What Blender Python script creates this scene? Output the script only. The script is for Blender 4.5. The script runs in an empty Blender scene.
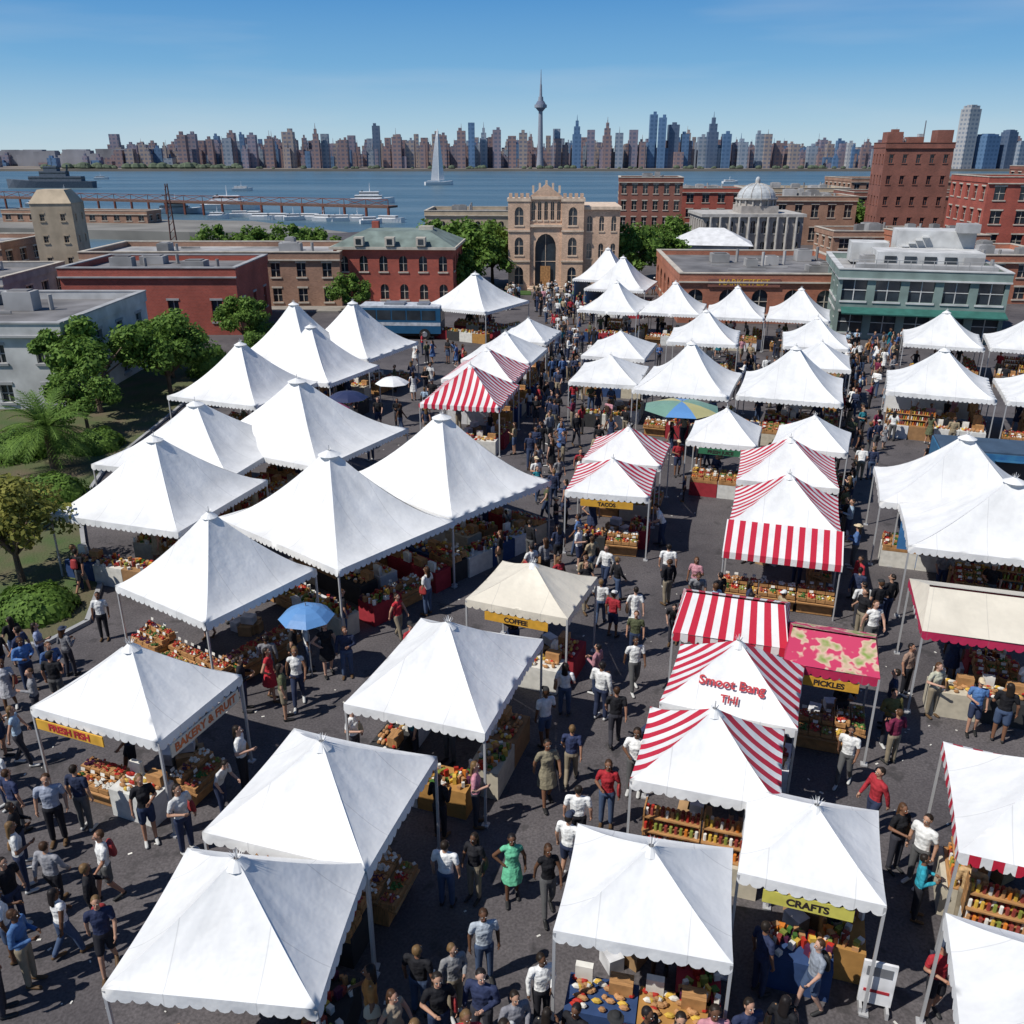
import bpy,bmesh,math,random
import numpy as np
from mathutils import Vector,Matrix,Euler
R=random.Random(11)
COL=bpy.context.scene.collection
pi=math.pi
# ---------------------------------------------------------------- helpers
class MB:
    def __init__(s): s.v=[];s.f=[];s.m=[];s.uv=[]
    def face(s,pts,m=0,uv=None):
        n=len(s.v);s.v+= [tuple(p) for p in pts];s.f.append(tuple(range(n,n+len(pts))));s.m.append(m)
        s.uv.append(uv if uv else [(0,0)]*len(pts))
    def raw(s,V,F,m=0):
        n=len(s.v);s.v+=[tuple(p) for p in V]
        for f in F:
            s.f.append(tuple(n+i for i in f));s.m.append(m);s.uv.append([(0,0)]*len(f))
    def box(s,c,d,m=0,rz=0,rx=0):
        x,y,z=d[0]/2,d[1]/2,d[2]/2
        V=[(-x,-y,-z),(x,-y,-z),(x,y,-z),(-x,y,-z),(-x,-y,z),(x,-y,z),(x,y,z),(-x,y,z)]
        if rx: V=[(a,b*math.cos(rx)-e*math.sin(rx),b*math.sin(rx)+e*math.cos(rx)) for a,b,e in V]
        if rz: V=[(a*math.cos(rz)-b*math.sin(rz),a*math.sin(rz)+b*math.cos(rz),e) for a,b,e in V]
        V=[(a+c[0],b+c[1],e+c[2]) for a,b,e in V]
        s.raw(V,[(3,2,1,0),(4,5,6,7),(0,1,5,4),(1,2,6,5),(2,3,7,6),(3,0,4,7)],m)
    def cyl(s,p0,p1,r0,r1,n=8,m=0,cap=True):
        p0=Vector(p0);p1=Vector(p1);d=(p1-p0).normalized()
        a=d.cross(Vector((0,0,1)));
        if a.length<.01:a=Vector((1,0,0))
        a.normalize();b=d.cross(a)
        V=[];
        for p,r in((p0,r0),(p1,r1)):
            for i in range(n):
                t=2*pi*i/n;V.append(p+a*(r*math.cos(t))+b*(r*math.sin(t)))
        F=[(i,(i+1)%n,n+(i+1)%n,n+i) for i in range(n)]
        if cap:F+=[tuple(range(n))[::-1],tuple(range(n,2*n))]
        s.raw(V,F,m)
    def ball(s,c,r,m=0,sz=1.0):
        V=[(c[0]+r,c[1],c[2]),(c[0]-r,c[1],c[2]),(c[0],c[1]+r,c[2]),(c[0],c[1]-r,c[2]),(c[0],c[1],c[2]+r*sz),(c[0],c[1],c[2]-r*sz)]
        s.raw(V,[(0,2,4),(2,1,4),(1,3,4),(3,0,4),(2,0,5),(1,2,5),(3,1,5),(0,3,5)],m)
    def sphere(s,c,rad,m=0,nu=10,nv=6,half=False):
        V=[];F=[]
        for j in range(nv+1):
            ph=(pi/2 if half else pi)*j/nv
            for i in range(nu):
                t=2*pi*i/nu
                V.append((c[0]+rad[0]*math.sin(ph)*math.cos(t),c[1]+rad[1]*math.sin(ph)*math.sin(t),c[2]+rad[2]*math.cos(ph)))
        for j in range(nv):
            for i in range(nu):
                a=j*nu+i;b=j*nu+(i+1)%nu
                F.append((a,a+nu,b+nu,b))
        s.raw(V,F,m)
    def mesh(s,name,mats,smooth=False,uv=False):
        me=bpy.data.meshes.new(name);me.from_pydata(s.v,[],s.f)
        for m in mats: me.materials.append(m)
        me.polygons.foreach_set('material_index',s.m)
        if smooth: me.polygons.foreach_set('use_smooth',[True]*len(s.f))
        if uv:
            l=me.uv_layers.new(name='UVMap');l.data.foreach_set('uv',[x for f in s.uv for p in f for x in p])
        me.update();return me
def obj(name,me,loc=(0,0,0),rz=0,parent=None,scale=None,smooth=None):
    o=bpy.data.objects.new(name,me);o.location=loc;o.rotation_euler=(0,0,rz)
    if scale:o.scale=scale if isinstance(scale,tuple) else (scale,)*3
    COL.objects.link(o)
    if parent:o.parent=parent
    return o
def NT(name):
    m=bpy.data.materials.new(name);m.use_nodes=True;nt=m.node_tree;return m,nt,nt.nodes['Principled BSDF']
def link(nt,a,b):nt.links.new(a,b)
def nd(nt,t,**k):
    n=nt.nodes.new(t)
    for a,b in k.items():setattr(n,a,b)
    return n
def rgb(c):return (c[0],c[1],c[2],1)
def mat(name,col,rough=.8,var=.2,scale=1.5,bump=0.,bscale=25,metal=0,spec=.3,col2=None,stretch=None,det=3):
    m,nt,p=NT(name)
    tc=nd(nt,'ShaderNodeTexCoord');src=tc.outputs['Object']
    if stretch:
        mp=nd(nt,'ShaderNodeMapping');mp.inputs['Scale'].default_value=stretch;link(nt,src,mp.inputs[0]);src=mp.outputs[0]
    n=nd(nt,'ShaderNodeTexNoise');n.inputs['Scale'].default_value=scale;n.inputs['Detail'].default_value=det
    link(nt,src,n.inputs['Vector'])
    r=nd(nt,'ShaderNodeValToRGB');r.color_ramp.elements[0].position=.3;r.color_ramp.elements[1].position=.7
    if col2 is None:
        r.color_ramp.elements[0].color=rgb([c*(1-var) for c in col]);r.color_ramp.elements[1].color=rgb([min(.9,c*(1+var)) for c in col])
    else:
        r.color_ramp.elements[0].color=rgb(col);r.color_ramp.elements[1].color=rgb(col2)
    link(nt,n.outputs['Fac'],r.inputs[0]);link(nt,r.outputs[0],p.inputs['Base Color'])
    p.inputs['Roughness'].default_value=rough;p.inputs['Metallic'].default_value=metal;p.inputs['Specular IOR Level'].default_value=spec
    if bump:
        n2=nd(nt,'ShaderNodeTexNoise');n2.inputs['Scale'].default_value=bscale;n2.inputs['Detail'].default_value=2
        link(nt,src,n2.inputs['Vector'])
        b=nd(nt,'ShaderNodeBump');b.inputs['Strength'].default_value=bump;b.inputs['Distance'].default_value=.05
        link(nt,n2.outputs['Fac'],b.inputs['Height']);link(nt,b.outputs[0],p.inputs['Normal'])
    return m
def M(op,nt,a,b=None):
    n=nd(nt,'ShaderNodeMath',operation=op)
    for i,x in enumerate((a,b)):
        if x is None:continue
        if isinstance(x,(int,float)):n.inputs[i].default_value=x
        else:link(nt,x,n.inputs[i])
    return n.outputs[0]
# ---------------------------------------------------------------- materials
def canvas(name,col,stripe=None,period=.38):
    m,nt,p=NT(name)
    tc=nd(nt,'ShaderNodeTexCoord')
    n=nd(nt,'ShaderNodeTexNoise');n.inputs['Scale'].default_value=.8;n.inputs['Detail'].default_value=4;n.inputs['Roughness'].default_value=.65;link(nt,tc.outputs['Object'],n.inputs['Vector'])
    r=nd(nt,'ShaderNodeValToRGB');r.color_ramp.elements[0].position=.25;r.color_ramp.elements[1].position=.62
    r.color_ramp.elements[0].color=rgb([c*.8 for c in col]);r.color_ramp.elements[1].color=rgb(col)
    link(nt,n.outputs['Fac'],r.inputs[0]);out=r.outputs[0]
    sx=nd(nt,'ShaderNodeSeparateXYZ');link(nt,tc.outputs['UV'],sx.inputs[0])
    if stripe:
        fr=M('FRACT',nt,M('ADD',nt,M('DIVIDE',nt,sx.outputs[0],period),.25))
        g=M('GREATER_THAN',nt,fr,.5)
        mx=nd(nt,'ShaderNodeMixRGB');link(nt,g,mx.inputs[0]);link(nt,out,mx.inputs[1]);mx.inputs[2].default_value=rgb(stripe);out=mx.outputs[0]
    else:
        fr=M('ABSOLUTE',nt,M('SUBTRACT',nt,M('FRACT',nt,M('DIVIDE',nt,sx.outputs[0],1.45)),.5))
        g=M('MULTIPLY',nt,M('LESS_THAN',nt,fr,.007),.25)
        mx=nd(nt,'ShaderNodeMixRGB');link(nt,g,mx.inputs[0]);link(nt,out,mx.inputs[1]);mx.inputs[2].default_value=(.2,.2,.2,1);out=mx.outputs[0]
    link(nt,out,p.inputs['Base Color']);p.inputs['Roughness'].default_value=.5;p.inputs['Specular IOR Level'].default_value=.3
    b=nd(nt,'ShaderNodeBump');b.inputs['Strength'].default_value=.45;b.inputs['Distance'].default_value=.10;link(nt,n.outputs['Fac'],b.inputs['Height']);link(nt,b.outputs[0],p.inputs['Normal'])
    t=nd(nt,'ShaderNodeBsdfTranslucent');link(nt,out,t.inputs[0])
    mx=nd(nt,'ShaderNodeMixShader');mx.inputs[0].default_value=.05
    link(nt,p.outputs[0],mx.inputs[1]);link(nt,t.outputs[0],mx.inputs[2]);link(nt,mx.outputs[0],nt.nodes['Material Output'].inputs[0])
    return m
WHITE=canvas('white_canvas',(.79,.79,.775));STRIPE=canvas('striped_canvas',(.76,.75,.73),(.48,.02,.045));CREAM=canvas('cream_canvas',(.72,.66,.54))
REDC=canvas('red_canvas',(.5,.03,.09));BLUEC=canvas('blue_canvas',(.06,.2,.45))
m,nt,p=NT('printed_canvas')
tc=nd(nt,'ShaderNodeTexCoord');n=nd(nt,'ShaderNodeTexNoise');n.inputs['Scale'].default_value=2.4;n.inputs['Detail'].default_value=2;link(nt,tc.outputs['Object'],n.inputs['Vector'])
r=nd(nt,'ShaderNodeValToRGB');r.color_ramp.elements[0].position=.45;r.color_ramp.elements[0].color=(.5,.035,.1,1);r.color_ramp.elements[1].position=.66;r.color_ramp.elements[1].color=(.2,.28,.06,1);q=r.color_ramp.elements.new(.54);q.color=(.6,.4,.3,1);q=r.color_ramp.elements.new(.5);q.color=(.5,.035,.1,1)
link(nt,n.outputs['Fac'],r.inputs[0]);link(nt,r.outputs[0],p.inputs['Base Color']);p.inputs['Roughness'].default_value=.6;PRINT=m
METAL=mat('white_metal',(.5,.5,.5),rough=.4,var=.05,metal=.3)
STEEL=mat('grey_metal',(.3,.31,.33),rough=.45,var=.2,metal=.5)
WOOD=mat('wood',(.38,.20,.08),var=.35,scale=4,rough=.6,stretch=(1,8,1))
def flat(n,c,r=.6,v=.25,s=3):return mat(n,c,rough=r,var=v,scale=s,det=1)
GOODS=[flat('tomato',(.40,.03,.02),.4),flat('orange_fruit',(.6,.19,.03),.45),flat('mustard',(.55,.36,.06),.5),flat('greens',(.05,.13,.025),.6),flat('pear',(.22,.25,.05),.45),
 flat('aubergine',(.08,.02,.05),.3),flat('bread',(.40,.21,.09),.7),flat('paper_white',(.66,.64,.58),.7),flat('jam_jar',(.25,.05,.04),.15)]
def objrand(name,cols,rough=.8,mul=1.,var=.25,use_color=False,nscale=6,tex=True):
    m,nt,p=NT(name);oi=nd(nt,'ShaderNodeObjectInfo')
    if use_color: src=oi.outputs['Color']
    else:
        fr=M('FRACT',nt,M('MULTIPLY',nt,oi.outputs['Random'],mul))
        r=nd(nt,'ShaderNodeValToRGB');r.color_ramp.interpolation='CONSTANT'
        el=r.color_ramp.elements;el[0].color=rgb(cols[0]);el[1].position=1/len(cols);el[1].color=rgb(cols[1])
        for i in range(2,len(cols)):
            e=el.new(i/len(cols));e.color=rgb(cols[i])
        link(nt,fr,r.inputs[0]);src=r.outputs[0]
    if tex:
        tc=nd(nt,'ShaderNodeTexCoord');n=nd(nt,'ShaderNodeTexNoise');n.inputs['Scale'].default_value=nscale;n.inputs['Detail'].default_value=1;link(nt,tc.outputs['Object'],n.inputs['Vector'])
        v=M('ADD',nt,M('MULTIPLY',nt,n.outputs['Fac'],var*2),1-var)
        mx=nd(nt,'ShaderNodeMixRGB',blend_type='MULTIPLY');mx.inputs[0].default_value=1;link(nt,src,mx.inputs[1]);link(nt,v,mx.inputs[2]);src=mx.outputs[0]
    link(nt,src,p.inputs['Base Color']);p.inputs['Roughness'].default_value=rough;p.inputs['Specular IOR Level'].default_value=.2
    if use_color:
        b=nd(nt,'ShaderNodeBump');b.inputs['Strength'].default_value=.6;b.inputs['Distance'].default_value=.05;link(nt,n.outputs['Fac'],b.inputs['Height']);link(nt,b.outputs[0],p.inputs['Normal'])
    return m
SKIRT=objrand('table_cloth',[(.6,.6,.57),(.3,.03,.04),(.62,.60,.54),(.03,.06,.15),(.3,.17,.08),(.5,.45,.35),(.38,.2,.06),(.6,.6,.6),(.04,.04,.04)],mul=5.3)
SHIRT=objrand('shirt_cloth',None,use_color=True,nscale=11,var=.35)
PANTS=objrand('trouser_cloth',[(.03,.045,.09),(.02,.02,.025),(.06,.09,.16),(.25,.21,.15),(.04,.04,.05),(.03,.04,.08),(.10,.10,.10)],mul=7.7)
SKIN=objrand('skin',[(.45,.25,.17),(.38,.20,.13),(.2,.1,.06),(.5,.3,.22),(.12,.06,.035),(.42,.24,.16)],mul=13.1,tex=False,rough=.5)
HAIR=objrand('hair',[(.02,.014,.01),(.05,.025,.013),(.015,.012,.012),(.15,.09,.04),(.08,.04,.02),(.02,.015,.012)],mul=23.9,rough=.5,nscale=30)
SHOE=objrand('shoe',[(.03,.03,.03),(.5,.5,.48),(.1,.06,.03),(.02,.02,.02)],mul=3.7,rough=.5,tex=False)
BAG=objrand('bag_leather',[(.05,.03,.02),(.3,.17,.08),(.02,.02,.02),(.3,.04,.04),(.45,.4,.3)],mul=31.3,rough=.5,tex=False)
HAT=objrand('hat_cloth',[(.55,.45,.3),(.04,.05,.08),(.6,.6,.58),(.03,.03,.03)],mul=17.3,tex=False)
BANN=objrand('banner_cloth',[(.6,.32,.04),(.45,.03,.04),(.6,.58,.5),(.04,.12,.3),(.55,.5,.1),(.04,.16,.08)],mul=9.1)
EYE=mat('eye_dark',(.02,.015,.012),rough=.2,var=0,det=0);EYW=mat('eye_white',(.75,.73,.7),rough=.3,var=0,det=0);LIP=mat('lips',(.35,.1,.08),rough=.5,var=0,det=0)
PM=[SHIRT,PANTS,SKIN,HAIR,SHOE,BAG,HAT,EYE,EYW,LIP]
# ---------------------------------------------------------------- people
DIRS=[]
for j in range(1,6):
    for i in range(10):
        ph=pi*j/6;t=2*pi*i/10;DIRS.append((math.sin(ph)*math.cos(t),math.sin(ph)*math.sin(t),math.cos(ph)))
DIRS+= [(0,0,1),(0,0,-1)]
def make_person(name,stride=0.,elL=(-.25,.03,1.15),wrL=(-.26,-.03,.90),elR=(.25,.03,1.15),wrR=(.26,-.03,.90),fem=False,dress=False,shorts=False,longh=False,hat=False,bag=None,lean=0.,sleeves='short',turn=0.):
    parts=[]
    ca,sa=math.cos(lean),math.sin(lean)
    def U(p): # lean upper body forward (towards -Y) about the pelvis
        x,y,z=p;z-=.95;return (x,y*ca-z*sa,y*sa+z*ca+.95)
    ct,st=math.cos(turn),math.sin(turn)
    def Hd(p):
        x,y,z=p;return U((x*ct-y*st,x*st+y*ct,z))
    def P(a,ra,b,rb,lab):
        ra=ra if isinstance(ra,tuple) else (ra,)*3;rb=rb if isinstance(rb,tuple) else (rb,)*3
        parts.append((a,ra,b,rb,lab))
    sw=.165 if fem else .19
    hw=.165 if fem else .155
    P((0,0,.93),(hw,.115,.09),U((0,0,1.09)),(.13 if fem else .15,.10,.08),0 )
    P((0,0,.90),(hw+.005,.12,.08),(0,0,.97),(hw,.115,.05),0 if dress else 1)
    P(U((0,0,1.09)),(.13 if fem else .15,.10,.08),U((0,-.01 if fem else 0,1.28)),(.155 if fem else .175,.12 if fem else .115,.09),0)
    P(U((0,0,1.28)),(.155 if fem else .175,.115,.09),U((0,.01,1.40)),(sw-.03,.085,.06),0)
    P(U((-sw+.02,.01,1.41)),.06,U((sw-.02,.01,1.41)),.06,0)
    P(U((0,.01,1.42)),(.09,.07,.05),U((0,.005,1.47)),(.06,.055,.03),0)
    P(U((0,.01,1.45)),.052,U((0,0,1.56)),.052,2)
    P(Hd((0,.01,1.655)),(.075,.092,.09),Hd((0,-.025,1.58)),(.05,.06,.045),2)
    P(Hd((0,-.09,1.645)),(.010,.012,.012),Hd((0,-.106,1.615)),(.015,.015,.012),2)
    for sx in(-1,1):
        P(Hd((sx*.078,.005,1.65)),(.010,.02,.025),Hd((sx*.078,.005,1.62)),(.010,.014,.018),2)
    P(Hd((0,.028,1.672)),(.083,.088,.085),Hd((0,.05,1.62)),(.076,.062,.06),3)
    if longh: P(Hd((0,.06,1.64)),(.088,.05,.06),Hd((0,.085,1.43)),(.085,.035,.06),3)
    if hat:
        P(Hd((0,.01,1.70)),(.088,.10,.05),Hd((0,.01,1.735)),(.075,.085,.04),6)
        bz=.14 if hat=='brim' else .09
        P(Hd((0,-.01 if hat=='brim' else -.06,1.697)),(bz,bz+.02,.008),Hd((0,-.012 if hat=='brim' else -.07,1.70)),(bz,bz+.02,.008),6)
    for sx,s in((-1,-stride),(1,stride)):
        kn=(sx*.10,s*.5-.03*(1 if stride else .3),.50);an=(sx*.105,s,.10+(.05 if s>0.05 else 0));to=(sx*.115,s-.17,.045)
        if s>0.05: kn=(sx*.10,s*.35-.06,.49)
        hip=(sx*.085,0,.90)
        if dress:
            P(hip,.08,kn,.052,2);P(kn,.054,an,.036,2)
        elif shorts:
            P(hip,.098,tuple(hip[i]*.25+kn[i]*.75 for i in range(3)),.085,1);P(hip,.08,kn,.052,2);P(kn,.056,an,.037,2)
        else:
            P(hip,.098,kn,.068,1);P(kn,.068,tuple(kn[i]*.1+an[i]*.9 for i in range(3)),.055,1)
        P(kn,.05,an,.035,2 if (dress or shorts) else 1)
        P((an[0],an[1]+.03,an[2]-.05),(.038,.04,.04),to,(.042,.05,.032),4)
    if dress: P((0,0,.93),(hw+.01,.125,.08),(0,0,.56),(.22,.19 if not stride else .22,.03),0)
    hands=[]
    for el,wr,sx in((elL,wrL,-1),(elR,wrR,1)):
        sh=U((sx*(sw),.01,1.40));e=U(el);w=U(wr)
        P(sh,.05,e,.04,2);P(e,.042,w,.027,2)
        if sleeves=='short': P(sh,.064,tuple(sh[i]*.4+e[i]*.6 for i in range(3)),.056,0)
        elif sleeves=='long': P(sh,.064,e,.052,0);P(e,.052,tuple(e[i]*.08+w[i]*.92 for i in range(3)),.038,0)
        else: P(sh,.055,tuple(sh[i]*.85+e[i]*.15 for i in range(3)),.05,0)
        d=(Vector(w)-Vector(e)).normalized();pc=Vector(w)+d*.05
        P(w,.026,tuple(pc),(.034,.034,.034),2);hands.append((Vector(w),d,sx))
    if bag=='shoulder':
        P(U((.24,.02,1.06)),(.045,.13,.12),U((.25,.02,.93)),(.05,.14,.06),5)
        P(U((.15,.02,1.46)),.014,U((.24,.0,1.14)),.014,5);
    if bag=='back':
        P(U((0,.17,1.36)),(.13,.06,.06),U((0,.19,1.12)),(.15,.08,.08),5)
    bm=bmesh.new()
    for a,ra,b,rb,lab in parts:
        vs=[bm.verts.new((a[0]+d[0]*ra[0],a[1]+d[1]*ra[1],a[2]+d[2]*ra[2])) for d in DIRS]+[bm.verts.new((b[0]+d[0]*rb[0],b[1]+d[1]*rb[1],b[2]+d[2]*rb[2])) for d in DIRS]
        r=bmesh.ops.convex_hull(bm,input=vs)
        dl=[g for g in r['geom_interior'] if isinstance(g,bmesh.types.BMVert)]
        if dl: bmesh.ops.delete(bm,geom=list(set(dl)),context='VERTS')
    me=bpy.data.meshes.new(name+'_src');bm.to_mesh(me);bm.free()
    o=bpy.data.objects.new(name+'_src',me);COL.objects.link(o)
    rm=o.modifiers.new('r','REMESH');rm.mode='VOXEL';rm.voxel_size=.0145;rm.use_smooth_shade=True
    sm=o.modifiers.new('s','SMOOTH');sm.iterations=2;sm.factor=.5
    dg=bpy.context.evaluated_depsgraph_get();ev=o.evaluated_get(dg);m2=bpy.data.meshes.new_from_object(ev)
    bpy.data.objects.remove(o);bpy.data.meshes.remove(me)
    n=len(m2.polygons);cen=np.zeros(n*3);m2.polygons.foreach_get('center',cen);cen=cen.reshape(-1,3)
    best=np.full(n,1e9);lab_=np.zeros(n,int)
    for a,ra,b,rb,lab in parts:
        a=np.array(a);b=np.array(b);ab=b-a;L=max(1e-6,ab@ab)
        t=np.clip(((cen-a)@ab)/L,0,1)[:,None]
        q=cen-(a+t*ab);rr=np.array(ra)*(1-t)+np.array(rb)*t
        k=np.linalg.norm(q/rr,axis=1);dist=(k-1)*rr.min(axis=1)
        sel=dist<best;best[sel]=dist[sel];lab_[sel]=lab
    co=np.zeros(len(m2.vertices)*3);m2.vertices.foreach_get('co',co)
    mb=MB();mb.v=[tuple(x) for x in co.reshape(-1,3)];mb.f=[tuple(p.vertices) for p in m2.polygons];mb.m=[int(x) for x in lab_];mb.uv=[None]*n
    bpy.data.meshes.remove(m2)
    for sx in(-1,1):
        mb.sphere(Hd((sx*.031,-.078,1.645)),(.014,.010,.009),8,6,4)
        mb.sphere(Hd((sx*.031,-.084,1.645)),(.007,.007,.008),7,6,4)
        mb.sphere(Hd((sx*.031,-.082,1.667)),(.018,.008,.004),3,6,4)
    mb.sphere(Hd((0,-.084,1.586)),(.024,.008,.007),9,6,4)
    for w,d,sx in hands:
        lat=d.cross(Vector((1,0,0)));lat=lat if lat.length>.2 else Vector((0,1,0));lat.normalize();nrm=d.cross(lat).normalized()
        inn=Vector((-sx,0,0));nrm=nrm if nrm.dot(inn)>0 else -nrm
        for k,ln in enumerate((.068,.078,.074,.058)):
            b0=w+d*.065+lat*((k-1.5)*.018);b1=b0+d*ln*.5+nrm*.008;b2=b1+d*ln*.4+nrm*.022
            mb.cyl(b0,b1,.009,.008,5,2);mb.cyl(b1,b2,.008,.006,5,2)
        b0=w+d*.03-lat*.026;b1=b0+d*.028-lat*.026+nrm*.01;b2=b1+d*.026-lat*.004+nrm*.012
        mb.cyl(b0,b1,.011,.009,5,2);mb.cyl(b1,b2,.009,.007,5,2)
    return mb.mesh(name,PM,smooth=True)
bentL=dict(elL=(-.25,.02,1.15),wrL=(-.12,-.24,1.18));bentR=dict(elR=(.25,.02,1.15),wrR=(.10,-.25,1.20))
swing=dict(elL=(-.24,.08,1.16),wrL=(-.25,.12,.93),elR=(.24,-.06,1.16),wrR=(.22,-.20,.98))
hip_=dict(elL=(-.36,.06,1.17),wrL=(-.2,-.03,1.03))
PV={
'm_stand':make_person('man_standing',.0),
'm_walk':make_person('man_walking',.22,**swing),
'm_phone':make_person('man_holding',.0,sleeves='long',**bentL,**bentR),
'm_back':make_person('man_backpack',.2,bag='back',shorts=True,**swing),
'm_short':make_person('man_shorts',.06,shorts=True,hat='cap',**bentL),
'm_lean':make_person('man_reaching',.08,lean=.45,elR=(.24,-.12,1.2),wrR=(.2,-.36,1.22),elL=(-.24,-.05,1.17),wrL=(-.2,-.2,1.02)),
'w_stand':make_person('woman_standing',.0,fem=True,longh=True,bag='shoulder',**bentL),
'w_walk':make_person('woman_walking',.2,fem=True,longh=True,sleeves='none',**swing),
'w_dress':make_person('woman_dress',.1,fem=True,dress=True,longh=True,sleeves='none',**hip_),
'w_dress2':make_person('woman_dress_walk',.18,fem=True,dress=True,bag='shoulder',**swing),
'w_short':make_person('woman_shorts',.0,fem=True,shorts=True,longh=True,turn=.4,**bentR),
'w_hat':make_person('woman_hat',.05,fem=True,hat='brim',longh=True,sleeves='long',turn=-.4,**bentL,**bentR),
'm_turn':make_person('man_looking',.04,sleeves='long',turn=.6,**bentR),
'm_walk2':make_person('man_walking_b',-.2,sleeves='long',elR=(.24,.08,1.16),wrR=(.25,.12,.93),elL=(-.24,-.06,1.16),wrL=(-.22,-.20,.98)),
}
KEYS=[k for k in PV if k!='w_hat']*3+['w_hat']
SC=[((.7,.7,.68),22),((.015,.015,.018),26),((.03,.04,.08),17),((.22,.22,.23),9),((.35,.03,.04),7),((.07,.13,.28),7),((.02,.16,.2),2),((.45,.22,.25),3),((.35,.28,.18),5),((.10,.11,.06),4),((.45,.2,.06),2),((.3,.4,.5),5),((.15,.02,.05),3)]
SL=[c for c,n in SC for _ in range(n)]
PPL=[]
def person(x,y,yaw,key=None,col=None,s=None,z=0):
    key=key or R.choice(KEYS);o=bpy.data.objects.new('person',PV[key]);COL.objects.link(o)
    o.location=(x,y,z);o.rotation_euler=(0,0,yaw);s=s or R.uniform(.90,1.04)
    if y>30 and R.random()<.06:s*=.72
    o.scale=(s*R.uniform(.95,1.14),s*R.uniform(.95,1.14),s)
    c=col or R.choice(SL);v=R.uniform(.8,1.15);o.color=(c[0]*v,c[1]*v,c[2]*v,1);PPL.append((x,y));return o
# ---------------------------------------------------------------- stall counters
def crate(mb,x,y,z,w,d,g,n=14,r=.045):
    mb.box((x,y,z+.05),(w,d,.1),10)
    for i in range(n):
        mb.ball((x+R.uniform(-w/2+.04,w/2-.04),y+R.uniform(-d/2+.04,d/2-.04),z+.11+R.uniform(0,.05)),r*R.uniform(.7,1.2),g if R.random()<.8 else R.choice([6,7,1]),.9)
    if R.random()<.45: mb.box((x,y+d/2-.02,z+.22),(.12,.006,.08),7,rx=-.2)
def counter(kind):
    mb=MB();L=1.2
    if kind=='produce':
        mb.box((0,0,.37),(L-.01,.75,.74),9)
        for k in range(3):
            y=-.26+k*.25;z=.75+k*.10
            mb.box((0,y+.0,z-.06+.0),(L-.04,.24,.12),10)
            for i in range(4): crate(mb,-.44+i*.29,y,z,.26,.22,R.choice([0,0,2,3,3,4,5,6,7,8]),13)
    elif kind=='jars':
        mb.box((0,0,.35),(L-.01,.6,.7),9)
        for k in range(3):
            z=.72+k*.28
            mb.box((0,.1*k,z),(L-.02,.4,.03),10)
            for row in range(2):
                for i in range(11):
                    mb.cyl((-.52+i*.104,.1*k-.1+row*.12,z+.015),(-.52+i*.104,.1*k-.1+row*.12,z+.17),.036,.034,6,R.choice([8,8,2,1,0,7,4,6]))
        mb.box((-.57,.2,1.1),(.03,.4,.75),10);mb.box((.57,.2,1.1),(.03,.4,.75),10)
    elif kind=='wood':
        for k in range(2): mb.box((0,-.2+k*.38,.5+k*.12),(L-.02,.4,.05),10,rx=.25)
        mb.box((0,.1,.25),(L-.1,.6,.45),10)
        for i in range(4):
            for k in range(2): crate(mb,-.44+i*.29,-.2+k*.38,.53+k*.14,.27,.34,R.choice([0,5,2,6,7,4,3,8]),18)
    elif kind=='bread':
        mb.box((0,0,.37),(L-.01,.75,.74),9)
        for i in range(36):
            x=R.uniform(-.5,.5);y=R.uniform(-.28,.28);mb.sphere((x,y,.79),(R.uniform(.05,.1),.05,.05),R.choice([6,6,6,7,2,0]),6,4)
        mb.box((.3,.2,.88),(.4,.25,.26),10)
        mb.box((-.35,.28,.92),(.3,.12,.34),7)
    elif kind=='craft':
        mb.box((0,0,.37),(L-.01,.75,.74),9)
        for i in range(52):
            h=R.uniform(.03,.2);mb.box((R.uniform(-.54,.54),R.uniform(-.32,.32),.745+h/2),(R.uniform(.04,.14),R.uniform(.05,.12),h),R.choice([0,1,2,3,5,6,6,7,7,8,4,6]),rz=R.uniform(0,3))
    return mb.mesh('counter_'+kind,GOODS+[SKIRT,WOOD])
CT={k:[counter(k) for _ in range(n)] for k,n in(('produce',4),('jars',2),('wood',3),('bread',3),('craft',4))}
CTL=[x for k in CT for x in CT[k]]
mb=MB()
for i in range(5):
    mb.box((R.uniform(-.5,.5),R.uniform(-.3,.3),.16),(R.uniform(.3,.5),R.uniform(.25,.4),.32),R.choice([0,0,1,2]),rz=R.uniform(-.3,.3))
mb.box((.1,.05,.45),(.4,.3,.25),1,rz=.2);BOXES=mb.mesh('stock_boxes',[flat('cardboard',(.35,.22,.11)),flat('cooler_white',(.6,.6,.6)),flat('crate_blue',(.05,.09,.2))])
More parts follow.
